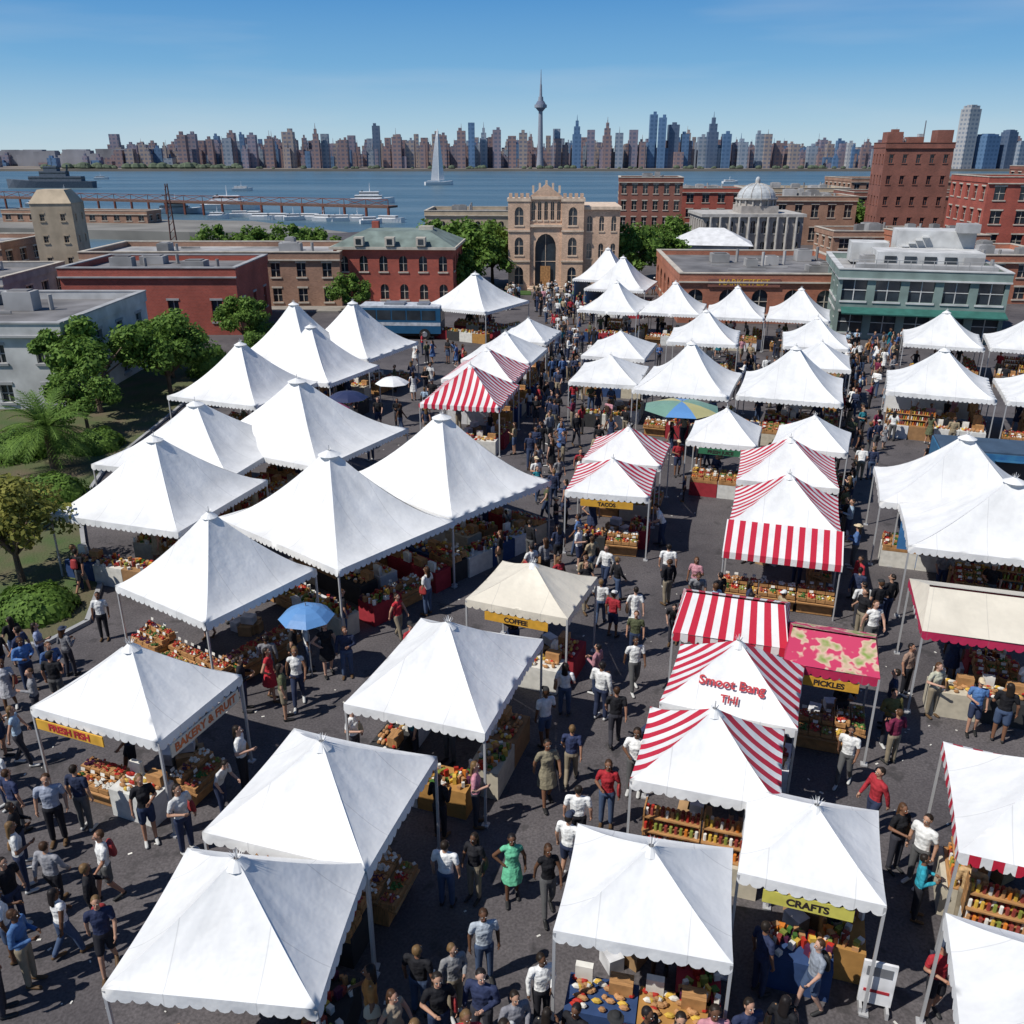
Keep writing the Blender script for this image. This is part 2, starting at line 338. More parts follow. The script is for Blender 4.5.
# ---------------------------------------------------------------- tents
TENTS=[]
def inside(x,y,mar=.0):
    for cx,cy,w,d,a in TENTS:
        dx,dy=x-cx,y-cy;u=dx*math.cos(a)+dy*math.sin(a);v=-dx*math.sin(a)+dy*math.cos(a)
        if abs(u)<w/2+mar and abs(v)<d/2+mar:return True
    return False
SIGNS=['HOT FOOD','HONEY & JAM','FRESH JUICE','CHEESE','TACOS','COFFEE','PICKLES','CRAFTS','LEMONADE','BBQ']
INK=flat('sign_ink',(.03,.02,.02))
def tent(cx,cy,w,d,yaw,pk,pan='wwww',p=1.22,sides='fr',kinds=None,ppl=True,cap=True,wall=None,val=None,gable=False,inner=True,sign=None):
    a=math.radians(yaw);mb=MB();E=2.5;mats=[WHITE,STRIPE,CREAM,REDC,BLUEC,PRINT,METAL]
    idx={'w':0,'s':1,'c':2,'r':3,'b':4,'p':5}
    hw,hd=w/2,d/2;cor=[(-hw,-hd),(hw,-hd),(hw,hd),(-hw,hd)];hp=pk-E
    nj,ni=16,12
    ph=R.uniform(0,6)
    for k in range(4):
        A=cor[k];B=cor[(k+1)%4];m=idx[pan[k]];L=math.dist(A,B)
        def pt(i,j):
            r=1-i/ni*.96;t=j/nj;t2=2*t-1
            ex=A[0]+(B[0]-A[0])*t;ey=A[1]+(B[1]-A[1])*t
            if gable:
                return (ex*(1-(1-r)*.12),ey*r,E+hp*(1-r)-.04*(1-t2*t2)*4*r*(1-r))
            sag=(1-t2*t2)*4*r*(1-r)*.06*w/3
            fold=.014*math.sin(t*23+ph+k)*r*math.sin(pi*min(1,r*1.1))+.024*math.cos(t2*9+ph)*math.exp(-(1-r)*6)*(1-r)*3
            z=E+hp*(((1-r)/.96)**p)-sag+fold*w/3-.05*(1-t2*t2)*max(0,r-.8)*5*.6
            pull=1-.02*(1-t2*t2)*r
            return (ex*r*pull,ey*r*pull,z)
        def uvu(i,j): return ((j/nj-.5)*L*((1-i/ni*.96) if not (gable and k%2==0) else 1),1-i/ni)
        for i in range(ni):
            for j in range(nj):
                mb.face([pt(i,j),pt(i,j+1),pt(i+1,j+1),pt(i+1,j)],m,[uvu(i,j),uvu(i,j+1),uvu(i+1,j+1),uvu(i+1,j)])
        mv=idx[val] if val else m
        nx,ny=(B[1]-A[1])/L,-(B[0]-A[0])/L
        nn=max(8,int(L/.21))
        for j in range(nn):
            def vp(t,z,o=.0):
                t2=2*t-1;pull=1-.02*(1-t2*t2);z-=.03*(1-t2*t2)
                return ((A[0]+(B[0]-A[0])*t)*pull+nx*o,(A[1]+(B[1]-A[1])*t)*pull+ny*o,z)
            t0,t1=j/nn,(j+1)/nn;ta,tm,tb=t0+.2/nn,(t0+t1)/2,t1-.2/nn;o0,o1=.012+.012*math.sin(j*1.7),.012+.012*math.sin((j+1)*1.7)
            mb.face([vp(t0,E-.165,o0),vp(ta,E-.225,o0),vp(tm,E-.245,(o0+o1)/2),vp(tb,E-.225,o1),vp(t1,E-.165,o1),vp(t1,E+.0),vp(t0,E+.0)],mv,[((q-.5)*L,0) for q in (t0,ta,tm,tb,t1,t1,t0)])
    me=mb.mesh('tent_canopy',mats,smooth=True,uv=True)
    bm=bmesh.new();bm.from_mesh(me);bmesh.ops.remove_doubles(bm,verts=bm.verts,dist=.0008);
    bm.to_mesh(me);bm.free()
    try: me.set_sharp_from_angle(angle=math.radians(24))
    except Exception: pass
    root=obj('market_tent',me,(cx,cy,0),a)
    fb=MB()
    for x,y in cor:
        fb.box((x*.985,y*.985,E/2-.02),(.05,.05,E-.04),0);fb.box((x*.985,y*.985,.02),(.16,.16,.04),0)
        if not gable: fb.cyl((x*.97,y*.97,E-.08),(0,0,E+hp*.45),.018,.018,6,0)
    for k in range(4):
        A=cor[k];B=cor[(k+1)%4];fb.cyl((A[0]*.955,A[1]*.955,E-.09),(B[0]*.955,B[1]*.955,E-.09),.02,.02,6,0)
    if not gable:
        fb.cyl((0,0,E-.1 if w<4.5 else .05),(0,0,pk-.03),.03,.03,6,0)
    if cap and not gable:
        q=.035*w
        for i in range(12):
            t0,t1=2*pi*i/12,2*pi*(i+1)/12;tm=(t0+t1)/2
            fb.face([(q*1.7*math.cos(t0),q*1.7*math.sin(t0),pk-.10),(q*1.7*math.cos(t1),q*1.7*math.sin(t1),pk-.10),(.05*math.cos(t1),.05*math.sin(t1),pk+.05),(.05*math.cos(t0),.05*math.sin(t0),pk+.05)],1)
            fb.face([(.045*math.cos(t0),.045*math.sin(t0),pk+.04),(.045*math.cos(t1),.045*math.sin(t1),pk+.04),(.14*math.cos(tm),.14*math.sin(tm),pk+.15)],1)
        fb.cyl((0,0,pk),(0,0,pk+.22),.016,.010,5,0)
    obj('frame',fb.mesh('tent_frame',[METAL,WHITE]),parent=root)
    TENTS.append((cx,cy,w,d,a))
    if sign:
        sb=MB();sb.box((0,-hd+.03,2.1),(w*.62,.02,.27),0);obj('banner',sb.mesh('banner',[BANN]),parent=root)
        text(sign,root,(0,-hd+.016,2.02),pi/2,.2,INK,ext=.002)
    ks=kinds or R.choice([['produce'],['craft','bread'],['jars','bread'],['wood','bread'],['craft'],['craft','wood']])
    def row(k,L,off,rot):
        n=max(1,int((L-.25)/1.21))
        for i in range(n):
            x=-(n-1)*.605+i*1.21
            q=R.choice(CT[R.choice(ks)])
            if rot=='f':obj('counter',q,(x,-off+.42,0),0,root)
            if rot=='b':obj('counter',q,(x,off-.42,0),pi,root)
            if rot=='r':obj('counter',q,(off-.42,x,0),pi/2,root)
            if rot=='l':obj('counter',q,(-off+.42,x,0),-pi/2,root)
    for s in sides:
        if s in'fb':row(s,w,hd,s)
        else:row(s,d-(1.3 if 'f' in sides else 0),hw,s)
    if inner and w>4.4:
        n=int((w-2.4)/1.21)
        for q in(0,.9):
            for i in range(n): obj('counter',R.choice(CTL),(-(n-1)*.6+i*1.2,q-.2,0),0 if q==0 else pi,root)
    obj('stock_boxes',BOXES,(R.uniform(-.3,.3)*w*.5,d*.28,0),R.uniform(0,3),root)
    if wall:
        wb=MB()
        for s in wall[1:]:
            if s=='b':wb.box((0,hd*.96,1.2),(w*.94,.02,2.25),idx[wall[0]])
            if s=='l':wb.box((-hw*.96,0,1.2),(.02,d*.9,2.25),idx[wall[0]])
            if s=='r':wb.box((hw*.96,0,1.2),(.02,d*.9,2.25),idx[wall[0]])
        obj('side_wall',wb.mesh('tent_wall',mats),parent=root)
    if ppl:
        for _ in range(max(1,int(w*d/6))):
            u=R.uniform(-.32,.32)*w;v=R.uniform(-.2,.35)*d
            x=cx+u*math.cos(a)-v*math.sin(a);y=cy+u*math.sin(a)+v*math.cos(a)
            person(x,y,a+R.uniform(-1,1))
    # shoppers facing the counters
    if cy<60:
        for s in sides:
            L=w if s in'fb' else d
            for _ in range(int(L*R.uniform(.2,.62))):
                t=R.uniform(-.42,.42)*L;o=R.uniform(.3,.75)
                u,v,f={'f':(t,-hd-o,pi),'b':(t,hd+o,0),'r':(hw+o,t,-pi/2),'l':(-hw-o,t,pi/2)}[s]
                x=cx+u*math.cos(a)-v*math.sin(a);y=cy+u*math.sin(a)+v*math.cos(a)
                if y<10.3 or (y<17 and -1.5<x<3 and y>11) or any(abs(x-b_)<.45 and abs(y-c_)<.45 for b_,c_ in PPL):continue
                SHOP.append((x,y,a+f+R.gauss(0,.5)))
    return root
SHOP=[]
def text(s,root,loc,rx,size,m,rz=0,ext=.004):
    cu=bpy.data.curves.new('sign_text','FONT');cu.body=s;cu.size=size;cu.align_x='CENTER';cu.extrude=ext;cu.offset=.008;cu.materials.append(m)
    o=bpy.data.objects.new('sign_text',cu);COL.objects.link(o);o.parent=root;o.location=loc;o.rotation_euler=(rx,0,rz);return o
REDP=flat('red_paint',(.4,.03,.04));YEL=flat('yellow_paint',(.65,.36,.05));ORG=flat('orange_text',(.55,.15,.05))
tent(-4.3,10.8,3.3,2.9,-6,3.75,sides='fr')
tent(-3.6,13.9,3.3,3.3,-17,3.65,sides='frl',kinds=['produce','wood'])
t2=tent(-8.6,17.4,3.6,2.8,-21,3.7,sides='fr',kinds=['wood','bread'])
bb=MB();bb.box((-.7,-1.43,2.12),(1.9,.03,.26),0);bb.box((1.83,0,2.1),(.03,2.3,.32),1)
obj('banner',bb.mesh('banner',[YEL,CREAM]),parent=t2)
text('FRESH FISH',t2,(-.7,-1.452,2.05),pi/2,.24,REDP);text('BAKERY & FRUIT',t2,(1.85,0,2.02),pi/2,.28,ORG,pi/2)
tent(-1.5,18.3,3.4,4.2,-19,3.75,sides='frl',kinds=['bread','produce','craft'])
tent(.6,22.6,3.0,2.7,-22,3.25,'cccc',sides='fr',kinds=['bread','jars'],sign='COFFEE')
mq=dict(p=1.55)
tent(-8.6,23.3,4.0,4.0,-34,4.5,sides='fr',kinds=['produce','wood'],p=1.35)
tent(-6.0,27.7,6.4,5.0,-40,4.9,sides='frb',kinds=['bread','wood','craft'],**mq)
tent(-2.6,31.7,6.3,5.2,-42,5.0,sides='frb',kinds=['produce','craft','bread'],**mq)
tent(-12.6,29.9,5.3,5.3,-18,4.7,sides='fr',p=1.4)
tent(-13.0,35.4,6.2,5.8,-15,4.5,**mq)
tent(-9.2,37.3,7.0,6.2,-28,5.0,**mq)
tent(-14.0,45.6,5.5,5.5,-22,4.9,**mq)
tent(-11.3,50.0,5.6,5.,-24,5.0,**mq)
tent(-13.3,54.8,5.6,5.5,-22,5.5,**mq)
tent(-10.0,56.5,5.8,6.,-24,5.3,**mq)
tent(-3.0,74,6.3,7,-30,4.9,**mq)
tent(-2.1,44.5,4.1,4.8,-12,3.95,'ssss',kinds=['bread','craft'])
tent(-1.4,49.4,4.1,4.4,-13,3.8,'wsss')
tent(-.4,54.3,4.3,4.6,-15,3.8,'wwww')
tent(1.1,60.2,3.6,4.4,-16,3.6)
tent(3.8,31.6,3.1,3.2,-13,3.3,'wsss',kinds=['craft','wood'],sign='TACOS')
tent(4.8,35.1,3.2,3.2,-16,3.5,'wsss')
tent(5.5,49.0,3.8,4.8,-15,3.5)
tent(6.8,55.6,3.9,5,-17,3.6)
tent(9.6,47.3,5.0,5.8,-20,4.6,**mq)
tent(14.8,46.0,5.2,5.8,-19,4.6,**mq)
tent(9.4,37.6,3.0,3.2,-18,3.6,kinds=['produce'],sign='FRESH JUICE')
tent(13.0,36.8,3.1,3.2,-22,3.5,sign='HOT FOOD')
tent(10.8,32.9,3.7,3.7,-16,3.7,'wsss')
t27=tent(9.5,28.6,3.6,3.6,-17,3.75,'wsss',kinds=['wood'],sides='r')
ab=MB()
for i in range(12):
    x0=-1.85+i*3.7/12;x1=x0+3.7/12
    ab.face([(x0,-3.1,2.0),(x1,-3.1,2.0),(x1,-1.8,2.62),(x0,-1.8,2.62)],0,[(x0,0),(x1,0),(x1,1),(x0,1)])
    ab.face([(x0,-3.12,1.78),(x1,-3.12,1.78),(x1,-3.1,2.0),(x0,-3.1,2.0)],0,[(x0,0),(x1,0),(x1,1),(x0,1)])
for x in(-1.8,1.8):ab.cyl((x,-3.05,0),(x,-3.05,1.98),.025,.025,6,1)
obj('awning',ab.mesh('awning',[STRIPE,METAL],uv=True),parent=t27)
for x in(-1.21,0,1.21):obj('counter',R.choice(CT['wood']),(x,-2.6,0),0,t27)
tent(5.9,20.9,2.9,2.6,-17,3.1,'ssss',gable=True,kinds=['craft'])
tent(8.0,19.3,2.2,2.2,-19,2.95,'prpr',gable=True,val='r',kinds=['wood'],sign='PICKLES')
t30=tent(5.2,17.7,3.0,2.7,-20,3.6,'wsss',kinds=['craft'],p=1.08)
sl=math.atan2(1.1,1.35)
text('Smoot Bang',t30,(0,-.90,2.90),sl,.30,REDP,ext=.001);text('THI',t30,(0,-1.17,2.69),sl,.25,REDP,ext=.001)
tent(4.1,15.1,2.9,2.6,-17,3.55,'wsws',kinds=['jars'],sides='f')
tent(2.3,11.5,2.8,2.5,-13,3.35,kinds=['craft','bread'],val='w')
tent(5.4,12.6,2.4,2.4,-18,3.25,kinds=['craft'],sign='CRAFTS')
tent(10.0,13.35,3.2,3.4,-20,3.6,'wssw',kinds=['jars','bread'],sides='fl',val='s')
tent(7.97,9.03,3,3,-20,3.6)
tent(13.3,21.0,4.6,3.2,-17,3.1,'cccc',gable=True,kinds=['wood','bread'],val='r')
tent(15.95,26.45,6,4,-18,4.4,kinds=['wood','craft'],wall='bb',p=1.35)
tent(16.3,30.4,5.5,4,-18,4.6,**mq)
tent(22.8,46.5,5.2,5.2,-22,4.4,wall='wb',**mq)
tent(28.0,44.6,5.2,5.2,-20,4.3,**mq)
tent(28.6,59.0,4.8,5.2,-22,4.3,**mq)
tent(33.6,57.5,5,5.2,-22,4.3,**mq)
tent(39.5,56,5,5.2,-22,4.2,**mq)
tent(33.5,43.5,5.2,5.2,-20,4.2,**mq)
tent(12.9,71.6,4.7,5.6,-16,4.5,**mq)
tent(17.4,69.8,4.4,5.6,-15,4.4,**mq)
tent(22.0,68.8,4.6,5.8,-18,4.4,**mq)
tent(8.4,72.8,4.8,6,-20,4.4,**mq)
tent(13.0,60.0,4.6,5.2,-15,4.2,**mq)
tent(20.0,58.5,4.1,5,-16,4.0,**mq)
tent(18.3,52.2,3.4,4,-18,3.6)
tent(10.3,85.,5.6,7,-18,5.0,wall='bl',**mq)
tent(9.5,91.,5.6,6,-18,5.2,wall='bl',**mq)
for x,y,f in SHOP:
    if not inside(x,y,.12):person(x,y,f,R.choice(['m_stand','m_phone','w_stand','m_back','w_short','m_turn','m_lean','w_dress','m_short','w_stand']))
# ---------------------------------------------------------------- placed people (world positions read off the photograph's ground)
W_=(.7,.7,.68);K_=(.015,.015,.018);N_=(.03,.04,.09);Rd=(.42,.03,.04);Bl=(.08,.17,.36)
for x,y,yaw,key,c in [(-9.9,15.3,.3,'m_stand',(.3,.33,.4)),(-8.1,13.7,-.9,'m_back',W_),(-7.9,15.3,.5,'w_short',K_),(-7.0,15.0,1,'w_stand',W_),(-8.7,11.7,1.6,'m_phone',Bl),(-8.3,12.3,2.5,'w_walk',W_),(-8.0,12.9,1.9,'m_turn',K_),(-9.3,12.2,2.2,'w_short',W_),(-8.9,11.1,2,'m_stand',K_),
 (-9.6,13.0,1.2,'m_stand',K_),(-9.9,13.9,2.2,'w_stand',W_),(-10.2,12.7,-.5,'m_turn',N_),(-9.0,13.4,2.9,'m_walk2',(.3,.3,.32)),(-9.4,11.3,.6,'w_hat',(.35,.3,.2)),(-10.3,14.6,1.8,'m_phone',K_),(-10.8,13.6,.3,'w_dress',W_),(-7.4,12.0,.4,'m_back',N_),(-10.9,15.6,2.6,'m_stand',N_),(-11.6,16.4,-.6,'m_stand',W_),
 (-.5,11.8,.2,'m_stand',(.45,.5,.55)),(0,13.7,.1,'w_dress',(.12,.42,.25)),(-.75,13.7,-.5,'w_stand',K_),(-1.3,13.5,2.9,'m_stand',W_),(.7,13.3,.2,'w_walk',K_),(.8,16.5,.3,'w_dress2',(.25,.22,.15)),(2.1,15.8,-.2,'w_stand',Rd),(1.4,17.2,3.,'m_walk',N_),(1.4,15.1,3.0,'m_stand',W_),(1.15,14.2,2.6,'m_short',W_),
 (2.6,18.7,3.1,'m_walk',K_),(3.4,21.2,.2,'m_walk',W_),(1.4,20,2.9,'w_stand',W_),(9.5,18.7,.1,'m_phone',(.2,.17,.06)),(7.9,17.2,-.6,'m_walk',W_),(5.2,11.15,-1.4,'m_back',(.25,.28,.33)),(4.4,11.5,2,'m_stand',N_),(8.0,14.5,.3,'w_stand',K_),(8.3,14.1,-1.,'m_stand',W_),(8.75,13.0,2.6,'m_turn',(.45,.3,.15)),(7.9,13.2,1.2,'m_phone',(.03,.28,.36)),(7.3,11.1,.2,'m_short',Rd),(10.7,23.1,.1,'w_walk',W_),
 (.5,10.9,.3,'m_turn',W_),(1.0,9.95,-.6,'m_stand',K_),(1.6,9.75,.2,'w_hat',(.45,.12,.05)),(2.1,9.75,.8,'m_phone',K_),(2.6,9.7,-.1,'w_stand',W_),(3.15,9.8,0,'w_stand',(.6,.28,.32)),(-1.6,11.1,2.8,'m_stand',K_),(-1.0,11.1,.5,'m_turn',(.3,.3,.3)),(-1.2,10.4,.3,'w_stand',K_),(-.5,10.5,-.3,'m_turn',N_),
 (0.05,10.2,.4,'m_phone',(.2,.2,.22)),(.55,9.9,2.8,'w_stand',K_),(-.1,9.6,1.1,'m_stand',W_),(.6,9.4,.2,'m_short',(.3,.35,.4)),(-1.9,10.2,.9,'w_walk',(.35,.28,.2)),(-.7,9.8,.1,'w_short',Rd),(-1.5,9.6,-.4,'m_stand',K_),(3.7,9.9,.3,'m_stand',N_),(4.3,10.0,2.4,'w_stand',K_),
 (-.8,15.8,1.5,'w_stand',(.5,.22,.27)),(-5.8,20.5,.2,'w_walk',W_),(-6.6,20.7,1.5,'w_dress',Rd),(-5.9,22.2,2,'m_stand',W_),(-7.2,20.2,1.7,'m_phone',K_),(-6.3,17.0,1.6,'w_stand',W_),(-6.6,16.2,1.2,'m_lean',W_),(-12.6,24,.2,'m_stand',W_),(-13.5,21.2,.9,'m_phone',Bl),(-13.6,22.2,2,'w_stand',(.3,.35,.5)),(-13.5,20.2,.4,'w_dress2',(.4,.4,.42)),
 (11.2,20.0,.3,'w_stand',(.45,.45,.35)),(10.9,21.0,.6,'m_stand',(.3,.2,.15)),(11.9,19.2,-.3,'m_short',Bl),(2.8,24.9,2.9,'m_walk',W_),(2.4,25.9,.3,'w_walk',K_),(-3.5,24,1,'w_walk',Rd),(-5.2,24.2,2,'m_stand',K_)]:
    person(x,y,yaw,key,c)
# ---------------------------------------------------------------- crowd
def inpoly(x,y,P):
    c=False;j=len(P)-1
    for i in range(len(P)):
        if (P[i][1]>y)!=(P[j][1]>y) and x<(P[j][0]-P[i][0])*(y-P[i][1])/(P[j][1]-P[i][1])+P[i][0]:c=not c
        j=i
    return c
def crowd(P,n,mind=.65):
    xs=[p[0] for p in P];ys=[p[1] for p in P];k=0;t=0
    while k<n and t<n*30:
        t+=1;x=R.uniform(min(xs),max(xs));y=R.uniform(min(ys),max(ys))
        if not inpoly(x,y,P) or inside(x,y,.25):continue
        if any(abs(x-a)<mind and abs(y-b)<mind for a,b in PPL):continue
        yaw=R.choice([0,pi])+R.gauss(.15,.6) if R.random()<.6 else R.uniform(0,6.28)
        person(x,y,yaw);k+=1
        if R.random()<.35:
            x2=x+R.uniform(-.6,.6);y2=y+R.uniform(-.3,.3)
            if not inside(x2,y2,.25) and math.hypot(x2-x,y2-y)>.4: person(x2,y2,yaw+R.uniform(-.5,.5));k+=1
crowd([(1.3,14),(2.6,14),(3.6,19),(4.4,23),(2.9,24),(1.9,22),(1.2,18)],4)
crowd([(2.0,24),(4.4,23),(3.2,29),(2.4,34),(.6,34),(.2,30)],17)
crowd([(.6,34),(2.8,34),(4,45),(5.5,60),(7,75),(9,95),(2,95),(2.5,75),(1.8,60),(1.2,48)],115)
crowd([(7.6,14),(8.6,14),(10.8,20),(11.4,24),(9.5,24),(8,18)],2)
crowd([(10.2,24),(11.9,24),(12.6,30),(15,36),(14.5,40),(12.3,36),(11.6,30)],13)
crowd([(14.5,38),(17,38),(24,55),(30,68),(24,66),(19,55)],58)
crowd([(4.2,22.5),(8,22.5),(8.6,25.5),(5,28.5)],12)
crowd([(0,36),(18,38),(26,60),(26,66),(0,66)],75)
crowd([(-6.4,19),(-3.6,19),(-2.6,23),(-1.6,27),(-4.5,24),(-7,21)],5)
crowd([(-14.5,17),(-11.6,16.5),(-12.2,22.5),(-14.6,22.8)],18)
crowd([(-4,80),(22,80),(24,96),(-6,96)],40)
crowd([(-8,40),(-3,40),(-2,62),(-7,66)],26)
crowd([(18,31),(23,33),(27,42),(20,43)],8)
# ---------------------------------------------------------------- umbrellas
def umbrella(x,y,r,z,mats,n=8,h=.35):
    mb=MB()
    for k in range(n):
        a0,a1=2*pi*k/n,2*pi*(k+1)/n
        for i in range(4):
            r0,r1=i/4,(i+1)/4
            f=lambda q,a:(q*r*math.cos(a),q*r*math.sin(a),z+h*(1-q*q))
            mb.face([f(r0,a0),f(r1,a0),f(r1,a1),f(r0,a1)] if i else [f(0,a0),f(r1,a0),f(r1,a1)],k%len(mats))
    mb.cyl((0,0,0),(0,0,z+h+.1),.02,.015,6,len(mats))
    for k in range(n):
        a0=2*pi*k/n;mb.cyl((0,0,z+h-.08),(r*math.cos(a0),r*math.sin(a0),z-.015),.006,.006,4,len(mats))
    obj('market_umbrella',mb.mesh('umbrella',mats+[STEEL]),(x,y,0),.2)
UB=canvas('umbrella_blue',(.12,.28,.55));UG=canvas('umbrella_green',(.18,.32,.25));UY=canvas('umbrella_yellow',(.45,.42,.2));UP=canvas('umbrella_pink',(.3,.04,.12));UN=canvas('umbrella_navy',(.03,.04,.1))
umbrella(-5.75,21.9,.78,1.95,[UB]);umbrella(8.35,42.4,1.9,2.3,[UG,UB,UY,UG]);umbrella(-6.6,48,.95,2.2,[WHITE]);umbrella(-9.2,43,1.1,2.1,[UP]);umbrella(-8.6,45.2,1.1,2.1,[UN])
mb=MB();mb.box((0,0,.62),(.55,.05,.95),0);mb.box((0,-.03,.9),(.42,.01,.2),2);mb.box((0,-.03,.45),(.42,.01,.06),1);mb.box((-.22,0,.075),(.05,.35,.15),3);mb.box((.22,0,.075),(.05,.35,.15),3)
obj('sign_board',mb.mesh('sign_board',[flat('board_white',(.7,.7,.7)),REDP,STEEL,METAL]),(6.35,11.2,0),-.3)
# ---------------------------------------------------------------- ground, water
def sheet(name,P,z,m,thick=0):
    mb=MB();n=len(P)
    mb.v=[(x,y,z) for x,y in P];mb.f=[tuple(range(n))];mb.m=[0];mb.uv=[[(0,0)]*n]
    if thick:
        mb.v+=[(x,y,z-thick) for x,y in P]
        for i in range(n):
            j=(i+1)%n;mb.f.append((i,i+n,j+n,j));mb.m.append(0);mb.uv.append([(0,0)]*4)
    return obj(name,mb.mesh(name,[m]))
m,nt,p=NT('asphalt')
tc=nd(nt,'ShaderNodeTexCoord')
n1=nd(nt,'ShaderNodeTexNoise');n1.inputs['Scale'].default_value=.25;n1.inputs['Detail'].default_value=5;n1.inputs['Roughness'].default_value=.7
n2=nd(nt,'ShaderNodeTexNoise');n2.inputs['Scale'].default_value=18;n2.inputs['Detail'].default_value=3
n4=nd(nt,'ShaderNodeTexNoise');n4.inputs['Scale'].default_value=1.1;n4.inputs['Detail'].default_value=3;n4.inputs['Roughness'].default_value=.7
for n in(n1,n2,n4):link(nt,tc.outputs['Object'],n.inputs['Vector'])
r=nd(nt,'ShaderNodeValToRGB');r.color_ramp.elements[0].position=.3;r.color_ramp.elements[1].position=.72
r.color_ramp.elements[0].color=(.050,.044,.047,1);r.color_ramp.elements[1].color=(.125,.112,.113,1);link(nt,n1.outputs['Fac'],r.inputs[0])
r2=nd(nt,'ShaderNodeValToRGB');r2.color_ramp.elements[0].position=.3;r2.color_ramp.elements[1].position=.7;r2.color_ramp.elements[0].color=(.65,.65,.65,1);r2.color_ramp.elements[1].color=(1.3,1.3,1.3,1);link(nt,n2.outputs['Fac'],r2.inputs[0])
mx=nd(nt,'ShaderNodeMixRGB',blend_type='MULTIPLY');mx.inputs[0].default_value=1;link(nt,r.outputs[0],mx.inputs[1]);link(nt,r2.outputs[0],mx.inputs[2])
st=nd(nt,'ShaderNodeValToRGB');st.color_ramp.elements[0].position=.58;st.color_ramp.elements[1].position=.66;st.color_ramp.elements[1].color=(.6,.6,.6,1);link(nt,n4.outputs['Fac'],st.inputs[0])
mx2=nd(nt,'ShaderNodeMixRGB');link(nt,st.outputs[0],mx2.inputs[0]);link(nt,mx.outputs[0],mx2.inputs[1]);mx2.inputs[2].default_value=(.028,.026,.026,1)
link(nt,mx2.outputs[0],p.inputs['Base Color']);p.inputs['Roughness'].default_value=.85
b=nd(nt,'ShaderNodeBump');b.inputs['Strength'].default_value=.3;b.inputs['Distance'].default_value=.02;link(nt,n2.outputs['Fac'],b.inputs['Height']);link(nt,b.outputs[0],p.inputs['Normal'])
ASPH=m
sheet('ground',[(-400,-60),(500,-60),(900,200),(900,330),(200,235),(60,222),(0,200),(-30,175),(-55,150),(-75,128),(-400,118)],0,ASPH,4)
m,nt,p=NT('water')
tc=nd(nt,'ShaderNodeTexCoord');mp=nd(nt,'ShaderNodeMapping');mp.inputs['Scale'].default_value=(.12,.35,1);link(nt,tc.outputs['Object'],mp.inputs[0])
n=nd(nt,'ShaderNodeTexNoise');n.inputs['Scale'].default_value=1;n.inputs['Detail'].default_value=5;n.inputs['Roughness'].default_value=.65;link(nt,mp.outputs[0],n.inputs['Vector'])
b=nd(nt,'ShaderNodeBump');b.inputs['Strength'].default_value=.9;b.inputs['Distance'].default_value=.9;link(nt,n.outputs['Fac'],b.inputs['Height']);link(nt,b.outputs[0],p.inputs['Normal'])
mp2=nd(nt,'ShaderNodeMapping');mp2.inputs['Scale'].default_value=(.006,.03,1);link(nt,tc.outputs['Object'],mp2.inputs[0])
n5=nd(nt,'ShaderNodeTexNoise');n5.inputs['Scale'].default_value=1;n5.inputs['Detail'].default_value=4;link(nt,mp2.outputs[0],n5.inputs['Vector'])
r=nd(nt,'ShaderNodeValToRGB');r.color_ramp.elements[0].position=.35;r.color_ramp.elements[1].position=.65;r.color_ramp.elements[0].color=(.055,.11,.15,1);r.color_ramp.elements[1].color=(.12,.18,.215,1);link(nt,n5.outputs['Fac'],r.inputs[0]);link(nt,r.outputs[0],p.inputs['Base Color'])
p.inputs['Roughness'].default_value=.35;p.inputs['Specular IOR Level'].default_value=.3
sheet('water',[(-6000,60),(6000,60),(6000,9000),(-6000,9000)],-2,m)
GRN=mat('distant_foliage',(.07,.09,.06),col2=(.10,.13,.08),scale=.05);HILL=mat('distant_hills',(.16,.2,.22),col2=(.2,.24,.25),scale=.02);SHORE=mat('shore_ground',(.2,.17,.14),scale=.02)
sheet('far_shore',[(-6000,1500),(-700,880),(-400,850),(300,850),(600,840),(1500,860),(6000,1500),(6000,8000),(-6000,8000)],0,SHORE,3)
mb=MB()
for i in range(420):
    x=-420+i*2.4+R.uniform(-2,2)
    if R.random()<(.2 if x<-250 else .7):continue
    y=856+R.uniform(0,12);s=R.uniform(1,2.6)*(1.7 if x<-250 else 1);mb.sphere((x,y,s*.4),(s*1.4,s,s*.9),0,7,4)
obj('distant_treeline',mb.mesh('treeline',[GRN]))
mb=MB()
for i in range(140):
    x=R.uniform(-1900,-400);y=1560-(x+1500)*.45;s=R.uniform(5,11);mb.sphere((x,y,s*.1),(s*6,s*2,s),0,9,5)
for i in range(160):
    x=R.uniform(-900,-380);y=1250-(x+900)*.6;mb.box((x,y,5),(R.uniform(8,25),10,R.uniform(6,24)),1)
obj('distant_hills',mb.mesh('hills',[HILL,mat('far_houses',(.25,.25,.27),var=.4,scale=.03)]))
